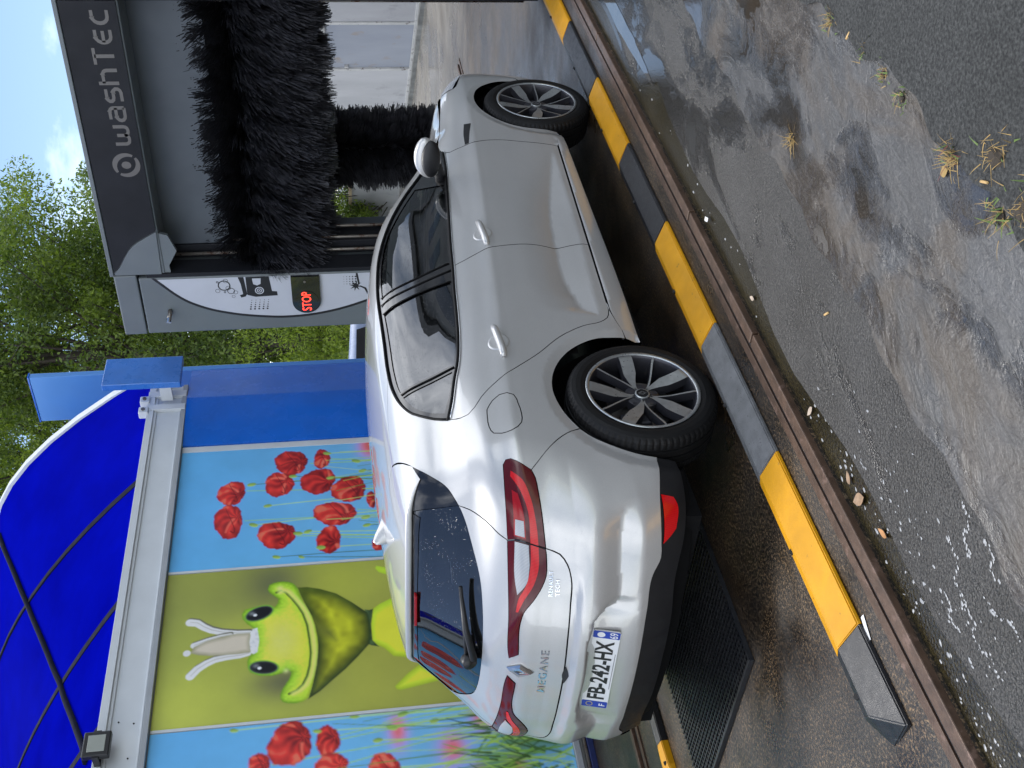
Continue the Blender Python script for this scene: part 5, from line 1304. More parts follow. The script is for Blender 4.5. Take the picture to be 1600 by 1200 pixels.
def can_z(x, d):   # height above the beam for a distance d behind it
    xs_ = [-5, .1, 1.17, 2.24, 3.5, 4.95]; a = np.interp(x, xs_, [1.2, 1.15, .62, .69, 1.009, 1.628]); b = np.interp(x, xs_, [-.13, -.12, -.055, -.059, -.127, -.343])
    d = np.minimum(d, np.minimum(-a/(2*b), 4.6)); return 3.268+a*d+b*d*d
RIBX = [-4.4, -3.2, -2.0, -.95, .12, 1.17, 2.24, 3.50, 4.93]
ds = np.linspace(0, 6.0, 23)
for a, b in zip(RIBX[:-1], RIBX[1:]):
    xs = np.linspace(a+.002, b-.002, 7); V = [(x, WY+.03+d, can_z(x, d)) for x in xs for d in ds]
    Fq = [(i*23+k, i*23+k+1, (i+1)*23+k+1, (i+1)*23+k) for i in range(6) for k in range(22)]
    mk('roof_sheet', V, Fq, M_TR, CAN, True)
for x in RIBX[:-1]:
    V = []
    for d in ds:
        for dx, dz in ((-.034, .008), (.034, .008), (.034, -.045), (-.034, -.045)): V.append((x+dx, WY+.03+d, can_z(x, d)+dz))
    Fq = [(i*4+k, i*4+(k+1) % 4, (i+1)*4+(k+1) % 4, (i+1)*4+k) for i in range(22) for k in range(4)]+[(0, 1, 2, 3)]
    mk('roof_rib', V, Fq, M_RIB, CAN)
br = [(4.694, 4.688), (4.08, 4.489), (3.459, 4.323), (2.848, 4.109), (2.27, 3.873), (1.559, 3.413), (.983, 3.015)]
q = catmull([np.array([a, b, 0]) for a, b in br], .1)
MB().tube([(p[0], p[1], can_z(p[0], p[1]-WY-.03)+.010) for p in q], .026, 6).build('roof_brace', M_RIB, CAN, True)
V = []
for d in ds:
    for dx, dz in ((-.035, .030), (.045, .030), (.045, -.060), (-.035, -.035)): V.append((4.95+dx, WY+.03+d, can_z(4.95, d)+dz))
mk('edge_profile', V, [(i*4+k, i*4+(k+1) % 4, (i+1)*4+(k+1) % 4, (i+1)*4+k) for i in range(22) for k in range(4)]+[(0, 1, 2, 3)], M_WHITE, CAN)
# wall on the far side that carries the roof
bw = mk('hall_back_wall', [(-4.5, 8.9, 0), (4.9, 8.9, 0), (4.9, 8.9, 4.9), (-4.5, 8.9, 4.9)], [(0, 1, 2, 3)], M_GREYF); bw2 = bw
m_ = bw.modifiers.new('t', 'SOLIDIFY'); m_.thickness = .12; tag(bw, 'plain grey rear wall of the wash hall behind the blue roof', 'wall')
# floodlight on the beam
FLD = thing('floodlight', 'small black rectangular LED floodlight clamped on the pale beam', 'floodlight', (.88, WY-.12, 3.2))
c = np.array([.90, WY-.15, 3.235])
MB().box(tuple(c+[-.085, -.02, -.075]), tuple(c+[.085, .025, .075]), .008).build('lamp_body', BLACKF, FLD) if False else None
M_BF = simple('lamp_black', (.012, .012, .013), .4); M_LG = simple('lamp_glass', (.34, .36, .32), .15, var=.05, coat=.6)
MB().box(tuple(c+[-.090, -.02, -.085]), tuple(c+[.090, .030, .085]), .008).build('lamp_body', M_BF, FLD)
MB().box(tuple(c+[-.060, -.0235, -.055]), tuple(c+[.060, -.0195, .055]), .002).build('lamp_glass', M_LG, FLD)
for sx in (-.10, .094): MB().box(tuple(c+[sx, -.01, -.02]), tuple(c+[sx+.006, .09, .02])).build('lamp_bracket', M_BF, FLD)
MB().box(tuple(c+[-.10, .085, -.02]), tuple(c+[.10, .093, .02])).build('lamp_bracket', M_BF, FLD)

# ------------------------------------------------------------------ wash machine gantry
GX = 4.20
M_GPOST = simple('gantry_grey', (.135, .155, .165), .42, var=.06, scale=3, coat=.10, wear=((.26, .27, .27), 120, .74))
M_GDARK = simple('gantry_anthracite', (.012, .013, .017), .55, var=.2, scale=3, spec=.25, wear=((.10, .10, .10), 150, .72))
M_GBAND = simple('gantry_bluegrey', (.082, .096, .115), .55, var=.08, scale=3, wear=((.18, .18, .19), 120, .75))
M_DECAL = simple('decal_white', (.50, .52, .58), .4, var=.03); M_DBLK = simple('decal_black', (.012, .012, .015), .4)
M_LOGO = simple('logo_grey', (.12, .112, .105), .4, var=.05)
GAN = thing('wash_gantry', 'grey and anthracite portal of the roll-over car wash machine in front of the car', 'wash gantry', (GX+.5, .2, 0))
def gx(p, d=0.0): return np.stack([np.full(len(p), GX-d), np.asarray(p)[:, 0], np.asarray(p)[:, 1]], 1)
def rect(y0, z0, y1, z1): return [(y0, z0), (y1, z0), (y1, z1), (y0, z1)]
for s in (1, -1):
    fy = (lambda y: y) if s > 0 else (lambda y: .40-y)
    def bb(lo, hi, nm, mt, par, bev=.006):
        a, b = fy(lo[1]), fy(hi[1]); return MB().box((lo[0], min(a, b), lo[2]), (hi[0], max(a, b), hi[2]), bev).build(nm, mt, par)
    post = bb((GX, 1.335, .05), (GX+.72, 1.885, 3.115), 'post', M_GPOST, GAN, .012)
    bb((GX-.002, 1.305, 3.125), (GX+.72, 1.888, 3.30), 'post_cap', M_GPOST, post, .010)
    bb((GX+.004, 1.300, .05), (GX+.20, 1.334, 3.05), 'post_edge', M_GDARK, post, .004)
    # inner guide tracks for the brush carriage
    bb((GX+.26, 1.20, .1), (GX+.50, 1.32, 2.95), 'brush_track', M_GDARK, post, .004)
    for yy, xx in ((1.19, GX+.30), (1.17, GX+.44), (1.262, GX+.225)): MB().tube([(xx, fy(yy), .1), (xx, fy(yy), 2.92)], .014, 8).build('track_rod', M_STEEL, post, True)
    bb((GX+.56, 1.25, .1), (GX+.70, 1.33, 2.95), 'rear_track', M_GBAND, post, .004)
    bb((GX+.05, 1.36, .0), (GX+.70, 1.84, .05), 'post_foot', M_GDARK, post, .004)
    if s < 0: continue
    # printed white field with its pictograms
    arc = [(1.337, 3.016), (1.42, 2.94), (1.50, 2.866), (1.567, 2.790), (1.625, 2.695), (1.674, 2.585), (1.712, 2.46), (1.739, 2.339), (1.762, 2.18), (1.775, 2.03), (1.772, 1.87), (1.751, 1.70), (1.715, 1.54), (1.667, 1.389), (1.58, 1.18), (1.47, .98), (1.36, .82)]
    arc = [np.array(p) for p in arc]; A = catmull([np.array([a, b, 0]) for a, b in arc], .03); A2 = [(p[0], p[1]) for p in A]
    dec = flat('decal_field', [A2+[(1.352, .82), (1.352, 3.0)]], lambda p: gx(p, .0015), M_DECAL, post)
    off = inset(np.array(A2+[(1.0, .8), (1.0, 3.0)]), .022)[:len(A2)]
    flat('decal_border', [A2+[tuple(p) for p in off[::-1]]], lambda p: gx(p, .0022), M_DBLK, dec)
    def disc(cy, cz, r, r2=None, n=24, nm='decal_mark', mt=M_DBLK, d=.0026):
        o = [[(cy+r*math.cos(2*math.pi*k/n), cz+r*math.sin(2*math.pi*k/n)) for k in range(n)]]
        if r2: o.append([(cy+r2*math.cos(2*math.pi*k/n), cz+r2*math.sin(2*math.pi*k/n)) for k in range(n)])
        return flat(nm, o, lambda p: gx(p, d), mt, dec)
    for cy, cz, r in ((1.43, 2.46, .050), (1.385, 2.445, .020), (1.455, 2.43, .020), (1.485, 2.41, .030), (1.50, 2.375, .018), (1.48, 2.515, .019), (1.395, 2.51, .010), (1.495, 2.46, .009), (1.54, 2.395, .014)): disc(cy, cz, r, r*.82 if r > .012 else r*.5)
    # car-in-arch pictogram
    flat('decal_mark', [[(1.353, 2.345), (1.353, 2.30), (1.52, 2.285), (1.545, 2.30), (1.555, 2.335), (1.53, 2.345), (1.52, 2.318), (1.42, 2.328)]], lambda p: gx(p, .0026), M_DBLK, dec)
    flat('decal_mark', [[(1.353, 2.285), (1.353, 2.10), (1.50, 2.085), (1.505, 2.045), (1.545, 2.042), (1.552, 2.22), (1.53, 2.285)], [(1.37, 2.235), (1.37, 2.165), (1.425, 2.17), (1.44, 2.20), (1.425, 2.23)]], lambda p: gx(p, .0026), M_DBLK, dec)
    disc(1.49, 2.185, .036, .028, mt=M_DECAL, d=.0032); disc(1.49, 2.185, .020, .013, mt=M_DECAL, d=.0032); disc(1.49, 2.185, .006, mt=M_DECAL, d=.0032)
    for i in range(5):
        for j in range(5): disc(1.585+.022*i, 2.255-.034*j+.004*i, .0035+.0011*i, n=10)
    for i in range(5):
        for j in range(4): disc(1.385+.024*j, 1.500-.024*i, .0028+.0012*i, n=10)
    st = [(1.478+(.055 if k % 2 == 0 else .020)*math.cos(2*math.pi*k/16+.2), 1.405+(.055 if k % 2 == 0 else .020)*math.sin(2*math.pi*k/16+.2)) for k in range(16)]
    flat('decal_mark', [st], lambda p: gx(p, .0026), M_DBLK, dec)
    flat('decal_mark', [[(1.353, 1.402), (1.353, 1.385), (1.46, 1.370), (1.465, 1.385)]], lambda p: gx(p, .0024), M_DBLK, dec)
    flat('decal_mark', [[(1.475, 1.37), (1.50, 1.32), (1.56, 1.30), (1.57, 1.31), (1.51, 1.335), (1.488, 1.372)]], lambda p: gx(p, .0024), M_DBLK, dec)
    # stop display
    cy, cz, r = 1.600, 1.812, .115
    o = [(1.353, cz+r), (1.353, cz-r)]+[(cy+r*math.cos(a), cz+r*math.sin(a)) for a in np.linspace(-math.pi/2, math.pi/2, 20)]
    dsp = flat('stop_display', [o], lambda p: gx(p, .030), simple('display_black', (.008, .008, .010), .18, coat=.6), post, thick=(.029, 0, 0))
    disc2 = [(cy-.008+.098*math.cos(2*math.pi*k/32), cz+.098*math.sin(2*math.pi*k/32)) for k in range(32)]
    flat('display_disc', [disc2], lambda p: gx(p, .034), simple('display_lens', (.012, .012, .013), .1, coat=.5), dsp, thick=(.004, 0, 0))
    me = Mat('red_led'); me.bsdf(Base_Color=(.6, .02, .01), Emission_Color=(1, .035, .02), Emission_Strength=2.2)
    V, Fq = text_mesh('STOP', 1); V = V[:, :2]/V[:, :2].max(0)*[.185, .075]
    mk('stop_lettering', gx(np.stack([cy+.085-V[:, 0], cz-.038+V[:, 1]], 1), .0355), Fq, me.m, dsp)
    MB().tube([(GX-.031, 1.40, cz+.005), (GX-.036, 1.40, cz+.005)], .010, 10).build('display_screw', M_STEEL, dsp)
    nz = MB(); nz.tube([(GX, 1.66, 2.912), (GX-.035, 1.665, 2.912), (GX-.075, 1.69, 2.918)], [.019, .019, .017], 12); nz = nz.build('spray_nozzle', M_STEEL, post, True)
    MB().tube([(GX-.07, 1.687, 2.918), (GX-.10, 1.705, 2.922)], [.022, .020], 12).build('nozzle_tip', CHROME, nz)
# cross beam with the dark curved fascia
bm_ = MB().box((GX+.012, -.90, 2.905), (GX+.72, 1.30, 3.30), .006).build('cross_beam', M_GPOST, GAN)
cur = catmull([np.array([a, b, 0]) for a, b in ((1.262, 3.285), (1.235, 3.255), (1.13, 3.19), (1.03, 3.12), (.955, 3.02), (.90, 2.925))], .03)
fas = flat('fascia', [[(-.90, 2.918), (.895, 2.918)]+[(p[0], p[1]) for p in cur[::-1]]+[(-.90, 3.285)]], lambda p: gx(p, .006), M_GDARK, bm_, thick=(.012, 0, 0))
MB().box((GX-.014, -.92, 3.292), (GX+.30, 1.302, 3.322), .004).build('beam_trim', M_GPOST, bm_)
flat('corner_panel', [[(1.298, 2.93), (.905, 2.918)]+[(p[0]+.012, p[1]) for p in cur[::-1]]+[(1.298, 3.283)]], lambda p: gx(p, .0), M_GPOST, bm_, thick=(.011, 0, 0))
MB().box((GX+.28, -.90, 2.40), (GX+.33, 1.20, 2.915), .004).build('header_panel', M_GBAND, bm_)
flat('corner_gusset', [[(1.298, 2.925), (.93, 2.912), (.955, 2.84), (1.10, 2.79), (1.235, 2.865), (1.298, 2.86)]], lambda p: gx(p, -.02), M_GPOST, bm_, thick=(.03, 0, 0))
# lettering in rounded strokes, logo with two crescents
def stroke(pts, w): 
    P = [np.array(p, float) for p in pts]; L_ = []; R_ = []
    for i, p in enumerate(P):
        a = P[max(i-1, 0)]; b = P[min(i+1, len(P)-1)]; t = b-a; t = t/np.linalg.norm(t); n = np.array([-t[1], t[0]])
        if 0 < i < len(P)-1:
            t1 = (P[i]-P[i-1])/np.linalg.norm(P[i]-P[i-1]); k = 1/max(.6, abs(np.dot(np.array([-t1[1], t1[0]]), n)))
        else: k = 1
        L_.append(p+n*w/2*k); R_.append(p-n*w/2*k)
    return L_, R_
def arc_(cx, cy, rx, ry, a0, a1, n=9): return [(cx+rx*math.cos(R(a)), cy+ry*math.sin(R(a))) for a in np.linspace(a0, a1, n)]
LET = {  # unit boxes: x-height 1, ascender 1.35
 'w': [[(0, 1), (0, .28)]+arc_(.22, .28, .22, .28, 180, 270, 4)+arc_(.40, .28, .16, .28, 270, 360, 4)+[(.56, .8)], [(.56, .28)]+arc_(.78, .28, .22, .28, 180, 270, 4)+arc_(.92, .28, .20, .28, 270, 360, 4)+[(1.12, 1)]],
 'a': [[(.08, 1), (.55, 1)]+arc_(.55, .72, .25, .28, 90, 0, 5)+[(.80, 0)], [(.80, .58), (.28, .58)]+arc_(.28, .29, .28, .29, 90, 270, 7)+[(.80, 0)]],
 's': [[(.78, 1), (.26, 1)]+arc_(.26, .77, .24, .23, 90, 270, 6)+[(.54, .54)]+arc_(.54, .27, .26, .27, 90, -90, 6)+[(.02, 0)]],
 'h': [[(0, 1.35), (0, 0)], [(0, 1), (.5, 1)]+arc_(.5, .70, .28, .30, 90, 0, 5)+[(.78, 0)]],
 'T': [[(-.05, 1.32), (.92, 1.32)], [(.44, 1.32), (.44, 0)]],
 'e': [[(.74, 1), (.34, 1)]+arc_(.34, .5, .34, .5, 90, 270, 9)+[(.74, 0)], [(.02, .5), (.68, .5)]],
 'c': [[(.74, 1), (.36, 1)]+arc_(.36, .5, .36, .5, 90, 270, 9)+[(.74, 0)]]}
V = []; Fq = []
yp = .150; sc = .100; w = .215
for ch, adv in zip('washTec', (1.36, 1.06, 1.02, 1.06, 1.10, 1.0, .9)):
    for s_ in LET[ch]:
        l, r = stroke(s_, w); k = len(V)
        for a, b in zip(l, r):
            for q in (a, b): V.append((GX-.0075, yp-q[0]*sc*1.22, 2.985+q[1]*sc*1.0))
        Fq += [(k+2*i, k+2*i+1, k+2*i+3, k+2*i+2) for i in range(len(l)-1)]
    yp -= adv*sc*1.36
mk('lettering', V, Fq, M_LOGO, fas)
lc = (.322, 3.040)
def crescent(sgn):
    o = [(lc[0]+.098*math.cos(a), lc[1]+.098*math.sin(a)) for a in np.linspace(R(188), R(352), 22)]
    i = [(lc[0]+.084*math.cos(a), lc[1]+.018+.078*math.sin(a)) for a in np.linspace(R(340), R(200), 22)]
    p = np.array(o+i)-lc; a = R(-137 if sgn > 0 else 43); c_, s_ = math.cos(a), math.sin(a)
    return [(lc[0]+x*c_-y*s_, lc[1]+x*s_+y*c_) for x, y in p]
for sgn in (1, -1): flat('logo_crescent', [crescent(sgn)], lambda p: gx(p, .0075), M_LOGO, fas)
flat('logo_dot', [[(lc[0]+.030*math.cos(2*math.pi*k/24), lc[1]+.034*math.sin(2*math.pi*k/24)) for k in range(24)]], lambda p: gx(p, .0075), M_LOGO, fas)

# ------------------------------------------------------------------ brushes
def m_bristle():
    m = Mat('black_bristle'); n_ = m.noise(14, 4, .6)
    c = m.ramp(n_, [(.3, (.010, .010, .013)), (.7, (.055, .055, .064))])
    r = m.ramp(m.noise(60, 2), [(.3, .28), (.7, .48)]); return m.bsdf(Base_Color=c, Roughness=r)
M_BR = m_bristle()
def brush(name, label, a, b, rad, n, seed, sag, wid=.007, tufts=46):
    a, b = np.array(a, float), np.array(b, float); ax = (b-a)/np.linalg.norm(b-a); Lb = np.linalg.norm(b-a)
    ref = np.array([1., 0, 0]) if abs(ax[0]) < .9 else np.array([0, 1., 0]); u = np.cross(ax, ref); u /= np.linalg.norm(u); v = np.cross(ax, u)
    o = thing(name, label, 'brush', tuple((a+b)/2)); rg = np.random.default_rng(seed)
    MB().tube([a-ax*.04, b+ax*.04], .07, 16).build('brush_shaft', M_GDARK, o, True)
    nt = int(Lb*tufts); V = []; Fq = []; per = max(1, n//max(nt*14, 1)); k = 0
    for i in range(nt):
        for j in range(14):
            t0 = (i+.5)/nt+rg.normal(0, .15)/nt; q0 = 2*math.pi*(j/14)+i*.75+rg.normal(0, .15); l0 = rad*rg.uniform(.86, 1.04); bend = rg.normal(0, .25); lean0 = rg.normal(0, .07)
            for _ in range(per):
                q = q0+rg.normal(0, .09); l = l0*rg.uniform(.88, 1.05); lean = lean0+rg.normal(0, .035); base = a+ax*(t0*Lb+rg.normal(0, .012))
                d = math.cos(q)*u+math.sin(q)*v; tw = np.cross(ax, d); ww = wid*rg.uniform(.6, 1.3); wdir = ax*math.cos(bend)+tw*math.sin(bend)
                for s_ in range(4):
                    f = s_/3; p = base+d*(.06+(l-.06)*f)+tw*bend*.16*l*f*f+ax*lean*l*f*f; p = p+np.array([0, 0, -sag*l*f*f*(.4+.6*abs(d[0]) if sag else 0)])
                    w_ = ww*(1-.55*f*f); V.append(p-wdir*w_); V.append(p+wdir*w_)
                Fq += [(k+2*s_, k+2*s_+1, k+2*s_+3, k+2*s_+2) for s_ in range(3)]; k += 8
    h = mk('bristles', np.array(V), Fq, M_BR, o); h['kind'] = 'stuff'
    return o
brush('roof_brush', 'big horizontal black bristle brush hanging under the gantry beam', (4.72, -1.05, 2.15), (4.72, 1.36, 2.15), .56, 60000, 3, .25, .0055)
brush('side_brush', 'upright black bristle brush standing ahead of the car bonnet', (5.45, .88, .25), (5.45, .88, 2.3), .36, 24000, 4, .10, .0055)

# ------------------------------------------------------------------ far wall with hatch, low wall, parked car
cF = np.array([13.65, 2.70, 0]); dF = np.array([.664, .748, 0]); nF = np.array([-.748, .664, 0])   # wall line, direction, side away from the yard
def fw(s, d, z): return cF+dF*s-nF*-d*1.0*0+np.array([.748, -.664, 0])*(-d)*-1*0+np.array([.748, -.664, 0])*d+np.array([0, 0, z])
# positive d leans away from the camera
def m_conc(name, c0, c1, st):
    m = Mat(name); v = m.scaled(m.pos(), (1, 1, .35)); c = m.ramp(m.noise(1.6, 8, .62, v), [(.28, c0), (.72, c1)])
    c = m.mix(m.ramp(m.noise(2.6, 7, .6), [(.58, 0), (.72, .8)]), c, st)
    return m.bsdf(Base_Color=c, Roughness=.85, Normal=m.bump(m.noise(40, 5), .2, .01))
M_CONC = m_conc('grey_concrete', (.27, .273, .285), (.37, .374, .385), (.22, .223, .23)); M_CONC2 = m_conc('pale_concrete', (.33, .334, .345), (.44, .444, .455), (.27, .273, .28))
M_DOOR = m_conc('weathered_steel_door', (.23, .25, .29), (.29, .31, .35), (.27, .22, .175)); M_STRIPW = simple('chipped_white_paint', (.42, .42, .41), .7, wear=((.12, .10, .09), 7, .56)); M_KERB = simple('kerb_grey', (.15, .155, .15), .9, var=.4, scale=5)
def fbox(s0, s1, d0, d1, z0, z1): 
    P = [fw(s, d, z) for z in (z0, z1) for s, d in ((s0, d0), (s1, d0), (s1, d1), (s0, d1))]
    return MB().add(P, [(3, 2, 1, 0), (4, 5, 6, 7), (0, 1, 5, 4), (1, 2, 6, 5), (2, 3, 7, 6), (3, 0, 4, 7)])
FWL = thing('far_wall', 'tall grey concrete panel wall with a steel hatch across the yard', 'wall', tuple(cF+dF*1.5))
sj = [-9, -6.5, -4.0, -1.6, .72, 2.56, 4.6, 6.2]
for a, b in zip(sj[:-1], sj[1:]):
    if a == .72: continue
    fbox(a+.012, b-.012, 0, .25, .06, 2.9).build('wall_panel', M_CONC2 if int(abs(a)*10) % 2 else M_CONC, FWL)
fbox(.72, 2.56, .02, .25, 1.63, 2.9).build('lintel_panel', M_CONC2, FWL)
fbox(.72, 2.56, .06, .25, .06, 1.63).build('door_recess', M_KERB, FWL)
dr = fbox(.80, 2.48, .02, .055, .10, 1.57).build('steel_hatch', M_DOOR, FWL)
for a, b, z0, z1 in ((.72, .80, .06, 1.63), (2.48, 2.56, .06, 1.63), (.80, 2.48, 1.57, 1.63)): fbox(a, b, -.012, .055, z0, z1).build('hatch_frame', M_STRIPW, FWL)
fbox(2.36, 2.42, -.03, .02, 1.20, 1.26).build('hatch_latch', M_STRIPW, dr)
fbox(-9, 6.2, -.12, -.001, 0, .075).build('wall_kerb', M_KERB, FWL)
fbox(-9, 6.2, -.025, -.0005, .076, .115).build('base_band', M_STRIPW, FWL)
LW = thing('low_wall', 'low grey wall with a pale timber coping behind the wash machine', 'wall', tuple(fw(10, 0, 0)))
for a in np.arange(6.2, 46, 2.2): fbox(a+.006, a+2.194, .02, .20, .0, 1.14).build('wall_panel', M_CONC, LW)
M_WOOD = simple('pale_timber', (.42, .33, .22), .7, var=.2, scale=3, bump=.2, bscale=60)
for a in np.arange(6.2, 46, 3.3): fbox(a+.004, a+3.296, -.02, .24, 1.145, 1.215).build('coping_board', M_WOOD, LW)
# parked car beyond the column: only its tail shows over the roof of the silver car
M_PCW = simple('pale_blue_paint', (.30, .36, .50), .3, coat=.6); M_PCR = simple('parked_red_lens', (.40, .03, .03), .2, coat=.5)
def parked(px, py, rz):
    t = thing('parked_car', 'small pale blue parked car glimpsed over the silver roof behind the gantry', 'car', (px, py, 0)); ca, sa = math.cos(rz), math.sin(rz)
    def W_(P): P = np.asarray(P, float); return np.stack([px+P[:, 0]*ca-P[:, 1]*sa, py+P[:, 0]*sa+P[:, 1]*ca, P[:, 2]], 1)
    def loft(secs, nm, mt, par, sm=True):
        V = []; m = len(secs[0][1])
        for x, prof in secs: V += [(x, y, z) for y, z in prof]
        Fq = [(i*m+k, i*m+(k+1) % m, (i+1)*m+(k+1) % m, (i+1)*m+k) for i in range(len(secs)-1) for k in range(m)]+[list(range(m))[::-1], [(len(secs)-1)*m+k for k in range(m)]]
        o = mk(nm, W_(V), Fq, mt, par, sm); bm = bmesh.new(); bm.from_mesh(o.data); bmesh.ops.recalc_face_normals(bm, faces=bm.faces); bm.to_mesh(o.data); bm.free(); return o
    def sec(w, z0, z1, r=.08): return [(-w+r, z0), (w-r, z0), (w, z0+r), (w, z1-r), (w-r, z1), (-w+r, z1), (-w, z1-r), (-w, z0+r)]
    body = loft([(-1.9, sec(.66, .35, .78)), (-1.75, sec(.78, .22, .92)), (-1.0, sec(.84, .2, .97)), (.6, sec(.84, .2, .95)), (1.4, sec(.82, .2, .86)), (1.8, sec(.74, .25, .72)), (1.92, sec(.6, .32, .6))], 'body', M_PCW, t)
    cab = loft([(-1.78, sec(.62, .88, .98, .03)), (-1.42, sec(.60, .9, 1.40, .1)), (-.4, sec(.62, .9, 1.50, .12)), (.25, sec(.60, .9, 1.44, .12)), (.95, sec(.68, .86, .94, .03))], 'cabin', M_PCW, t)
    for sg in (-1, 1):
        q = [(-1.30, 1.0), (-.55, 1.0), (-.55, 1.36), (-1.2, 1.32)]; q2 = [(-.48, 1.0), (.55, 1.0), (.12, 1.34), (-.48, 1.38)]
        for w in (q, q2): mk('side_window', W_([(x, sg*(.655-.0*(z-1)), z) for x, z in w]), [(0, 1, 2, 3)], GLOSSB, cab)
        mk('tail_lamp', W_([(-1.845, sg*.56, .70), (-1.80, sg*.74, .70), (-1.77, sg*.74, .88), (-1.80, sg*.56, .90)]), [(0, 1, 2, 3)], M_PCR, body)
    mk('rear_window', W_([(-1.74, -.50, 1.02), (-1.74, .50, 1.02), (-1.48, .48, 1.34), (-1.48, -.48, 1.34)]), [(0, 1, 2, 3)], GLOSSB, cab)
    for x in (-1.2, 1.2):
        for sg in (-1, 1): MB().tube([tuple(W_([(x, sg*.62, .29)])[0]), tuple(W_([(x, sg*.84, .29)])[0])], .29, 20).build('wheel', RUBBER, t)
parked(9.4, 7.6, R(150))
# unseen tall building off to the right, added to darken the window reflections
M_DKW = simple('unseen_building_cladding', (.20, .205, .21), .6, var=.2, scale=1); M_RF = simple('unseen_building_roof_edge', (.10, .10, .10), .6)
SB = thing('unseen_building', 'unseen tall grey building added beyond the right edge for the car window reflections', 'building', (20, -12, 0))
MB().box((11, -20, 0), (46, -9.2, 10.4)).build('unseen_building_shell', M_DKW, SB); MB().box((10.7, -20, 10.4), (46.3, -9.0, 10.8)).build('unseen_building_fascia', M_RF, SB)
for z in (1.2, 4.4, 7.6):
    for x in np.arange(12.5, 45, 3.2): MB().box((x, -9.215, z), (x+1.5, -9.16, z+1.7)).build('unseen_building_window', GLOSSB, SB)

# ------------------------------------------------------------------ trees and hedge
def m_leaf(name, c0, c1):
    m = Mat(name); oi = m.noise(1.7, 3); r = m.n('NewGeometry').outputs['Random Per Island']
    c = m.ramp(m.math('ADD', m.math('MULTIPLY', oi, .5), m.math('MULTIPLY', r, .5)), [(.25, c0), (.75, c1)])
    df = m.n('BsdfPrincipled'); m.l(c, df.inputs['Base Color']); df.inputs['Roughness'].default_value = .5
    tr = m.n('BsdfTranslucent'); m.l(m.mix(1.0, c, (1.3, 1.4, .6), 'MULTIPLY'), tr.inputs[0])
    mx = m.n('MixShader'); mx.inputs[0].default_value = .45; m.l(df.outputs[0], mx.inputs[1]); m.l(tr.outputs[0], mx.inputs[2]); m.l(mx.outputs[0], m.out.inputs[0]); return m.m
M_LFA = m_leaf('leaf_mid_green', (.075, .12, .02), (.25, .33, .055)); M_LFB = m_leaf('leaf_yellow_green', (.11, .17, .025), (.33, .41, .065)); M_LFC = m_leaf('leaf_dark_green', (.045, .085, .02), (.16, .22, .04))
M_BARK = simple('bark', (.055, .045, .035), .9, bump=.6, bscale=30)
def leaves(centers, rads, per, size, seed, droop=.3):
    per = int(per*2.7); size = size*.62
    rg = np.random.default_rng(seed); cs = np.repeat(np.asarray(centers), per, 0); rs = np.repeat(np.asarray(rads), per)
    n = len(cs); d = rg.normal(size=(n, 3)); d /= np.linalg.norm(d, axis=1)[:, None]; rad = rs*rg.random(n)**.45
    P = cs+d*rad[:, None]*np.array([1, 1, .75]); P[:, 2] -= droop*rad*rg.random(n)*.5
    a = rg.normal(size=(n, 3)); a /= np.linalg.norm(a, axis=1)[:, None]; b = np.cross(a, rg.normal(size=(n, 3))); b /= np.linalg.norm(b, axis=1)[:, None]
    s = size*rg.uniform(.6, 1.35, n)[:, None]; a = a*s; b = b*s*.42
    V = np.stack([P-a, P+b*1.0-a*.1, P+a, P-b-a*.1], 1).reshape(-1, 3); i = np.arange(n)*4
    return V, np.stack([i, i+1, i+2, i+3], 1)
def big(name, V, Fq, mat, parent):
    off = wloc(parent); me = bpy.data.meshes.new(name); nf = len(Fq)
    me.vertices.add(len(V)); me.vertices.foreach_set('co', (V-off).astype(np.float32).ravel())
    me.loops.add(nf*4); me.loops.foreach_set('vertex_index', Fq.astype(np.int32).ravel()); me.polygons.add(nf)
    me.polygons.foreach_set('loop_start', np.arange(nf, dtype=np.int32)*4); me.polygons.foreach_set('loop_total', np.full(nf, 4, np.int32)); me.update(); me.validate()
    me.materials.append(mat); o = bpy.data.objects.new(name, me); COL.objects.link(o); o.parent = parent; return o
def tree(label, x, y, h, crown_r, z0, mat, seed, nb=44, per=420, size=.055, lean=0.0, k_=1.75):
    h, crown_r, z0, size = h*k_, crown_r*k_, z0*k_, size*k_
    t = thing('broadleaf_tree', label, 'tree', (x, y, 0), 'trees behind the wash bay'); rg = np.random.default_rng(seed); mb = MB()
    top = np.array([x+lean, y, h*.86]); base = np.array([x, y, 0.])
    tr = [base+(top-base)*k+np.array([rg.normal(0, .06), rg.normal(0, .06), 0])*(k > 0) for k in np.linspace(0, 1, 8)]
    mb.tube(tr, [.20*(1-.85*k)+.015 for k in np.linspace(0, 1, 8)], 10); cen = []; rad = []
    for i in range(nb):
        k = rg.uniform(z0/h, 1); f = math.sin(math.pi*min(1, .14+.86*(k-z0/h)/(1-z0/h)))**.6; ang = rg.uniform(0, 6.28); rr = crown_r*f*rg.uniform(.35, 1.0)
        s = tr[min(7, int(k*6))]; c = np.array([x+lean*k+rr*math.cos(ang), y+rr*math.sin(ang), k*h+rg.normal(0, .15)])
        mid = (s+c)/2+np.array([0, 0, .18]); mb.tube([s, mid, c], [.045, .026, .008], 5)
        for _ in range(3):
            e = c+rg.normal(0, .42*k_, 3)*np.array([1, 1, .7]); mb.tube([c, e], [.014, .006], 4); cen.append(e); rad.append(k_*rg.uniform(.28, .55))
        cen.append(c); rad.append(k_*rg.uniform(.35, .6))
    mb.build('trunk', M_BARK, t, True, False)
    V, Fq = leaves(cen, rad, per//4, size, seed+1); big('crown', V, Fq, mat, t)
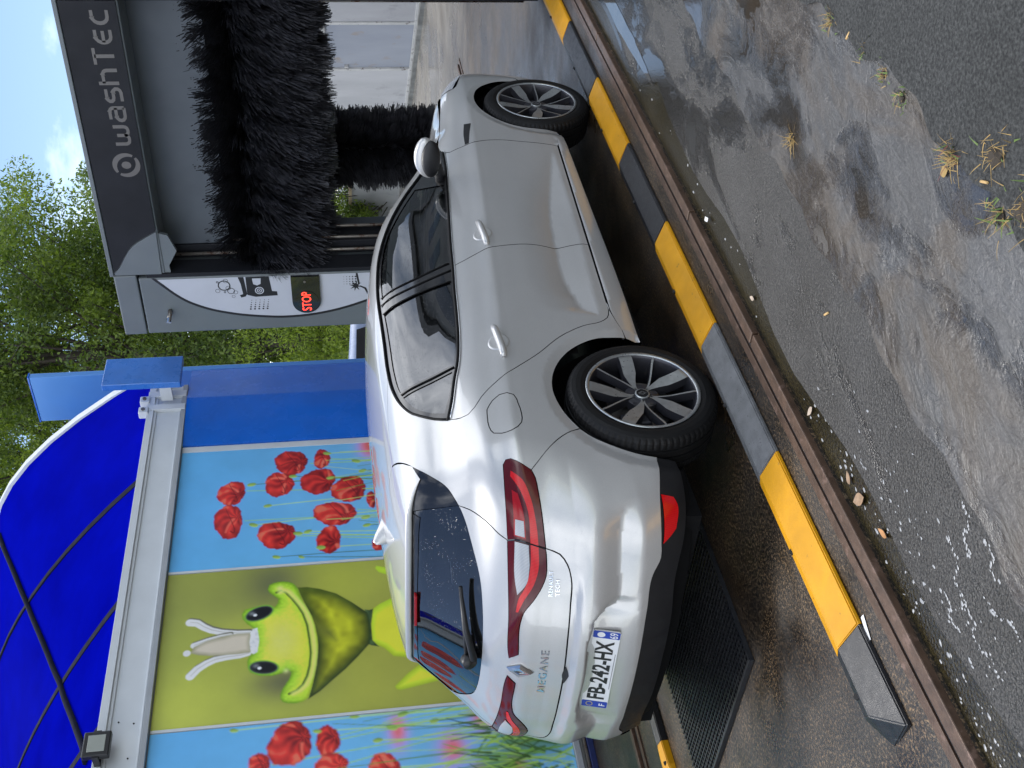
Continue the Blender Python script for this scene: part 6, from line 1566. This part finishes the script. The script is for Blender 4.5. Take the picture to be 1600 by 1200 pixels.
def at(ix, iy, dist):   # a spot in the yard seen in a given direction from where the photograph was taken
    u, v = 1200-iy, ix; d = _f+_r*(u-600)/1703.5-_u*(v-800)/1703.5; d = d/np.linalg.norm(d[:2]); return CAM_LOC+d*dist
p = at(300, 470, 30.625); tree('tall feathery green tree straight behind the gantry post', p[0], p[1], 7.6, 1.8, 1.6, M_LFA, 11, 56, 430, .055)
p = at(300, 545, 28); tree('dense dark green tree between gantry post and blue column', p[0], p[1], 7.6, 1.9, 1.2, M_LFC, 12, 52, 430, .055)
p = at(300, 700, 32.375); tree('loose light green tree showing above the arched blue roof', p[0], p[1], 9.5, 2.4, 2.4, M_LFB, 13, 58, 420, .06)
p = at(300, 860, 36.75); tree('tall green tree farther left behind the arched blue roof', p[0], p[1], 11.0, 2.8, 2.6, M_LFA, 14, 50, 380, .065)
p = at(300, 640, 42); tree('distant dark tree filling the gap behind the blue tower', p[0], p[1], 9.0, 2.8, 1.0, M_LFC, 15, 46, 360, .07)
p = at(300, 430, 43.75); tree('distant green tree low behind the gantry post', p[0], p[1], 7.0, 2.0, .8, M_LFC, 16, 46, 360, .07)
def shrub(label, x, y, r, h, mat, seed, n=5200):
    t = thing('hedge_shrub', label, 'shrub', (x, y, 0), 'shrubs behind the low wall'); rg = np.random.default_rng(seed); cen = []; rad = []; mb = MB()
    for i in range(26):
        a = rg.uniform(0, 6.28); q = r*rg.random()**.5; c = np.array([x+q*math.cos(a), y+q*math.sin(a), h*rg.uniform(.25, .95)*(1-.25*(q/r)**2)]); cen.append(c); rad.append(r*rg.uniform(.22, .42)); mb.tube([(x, y, 0), c], [.02, .006], 4)
    mb.build('stems', M_BARK, t, True, False); V, Fq = leaves(cen, rad, n//26, .075, seed+1); big('foliage', V, Fq, mat, t)
for i, (iy, ds_, r, h, mt, lb) in enumerate([(300, 28, 1.6, 3.2, M_LFA, 'ivy-green shrub seen between the two brushes over the timber coping'), (340, 29, 1.7, 3.2, M_LFC, 'dark green shrub next to the gantry post over the low wall'), (520, 34, 2.0, 4.6, M_LFB, 'bright yellow-green shrub right of the blue column'),
                                        (480, 33, 2.0, 4.4, M_LFB, 'yellow-green shrub behind the lower part of the gantry post'), (560, 37, 2.3, 5.0, M_LFA, 'mid green shrub touching the edge of the blue column'), (430, 31, 2.0, 4.0, M_LFC, 'dark shrub hidden mostly by the gantry post'), (600, 39, 2.4, 5.2, M_LFB, 'green shrub behind the blue column'), (535, 25.5, 1.9, 3.9, M_LFB, 'bright green bush filling the gap between gantry post and blue column')]):
    p = at(560, iy, ds_); shrub(lb, p[0], p[1], r, h, mt, 60+i)
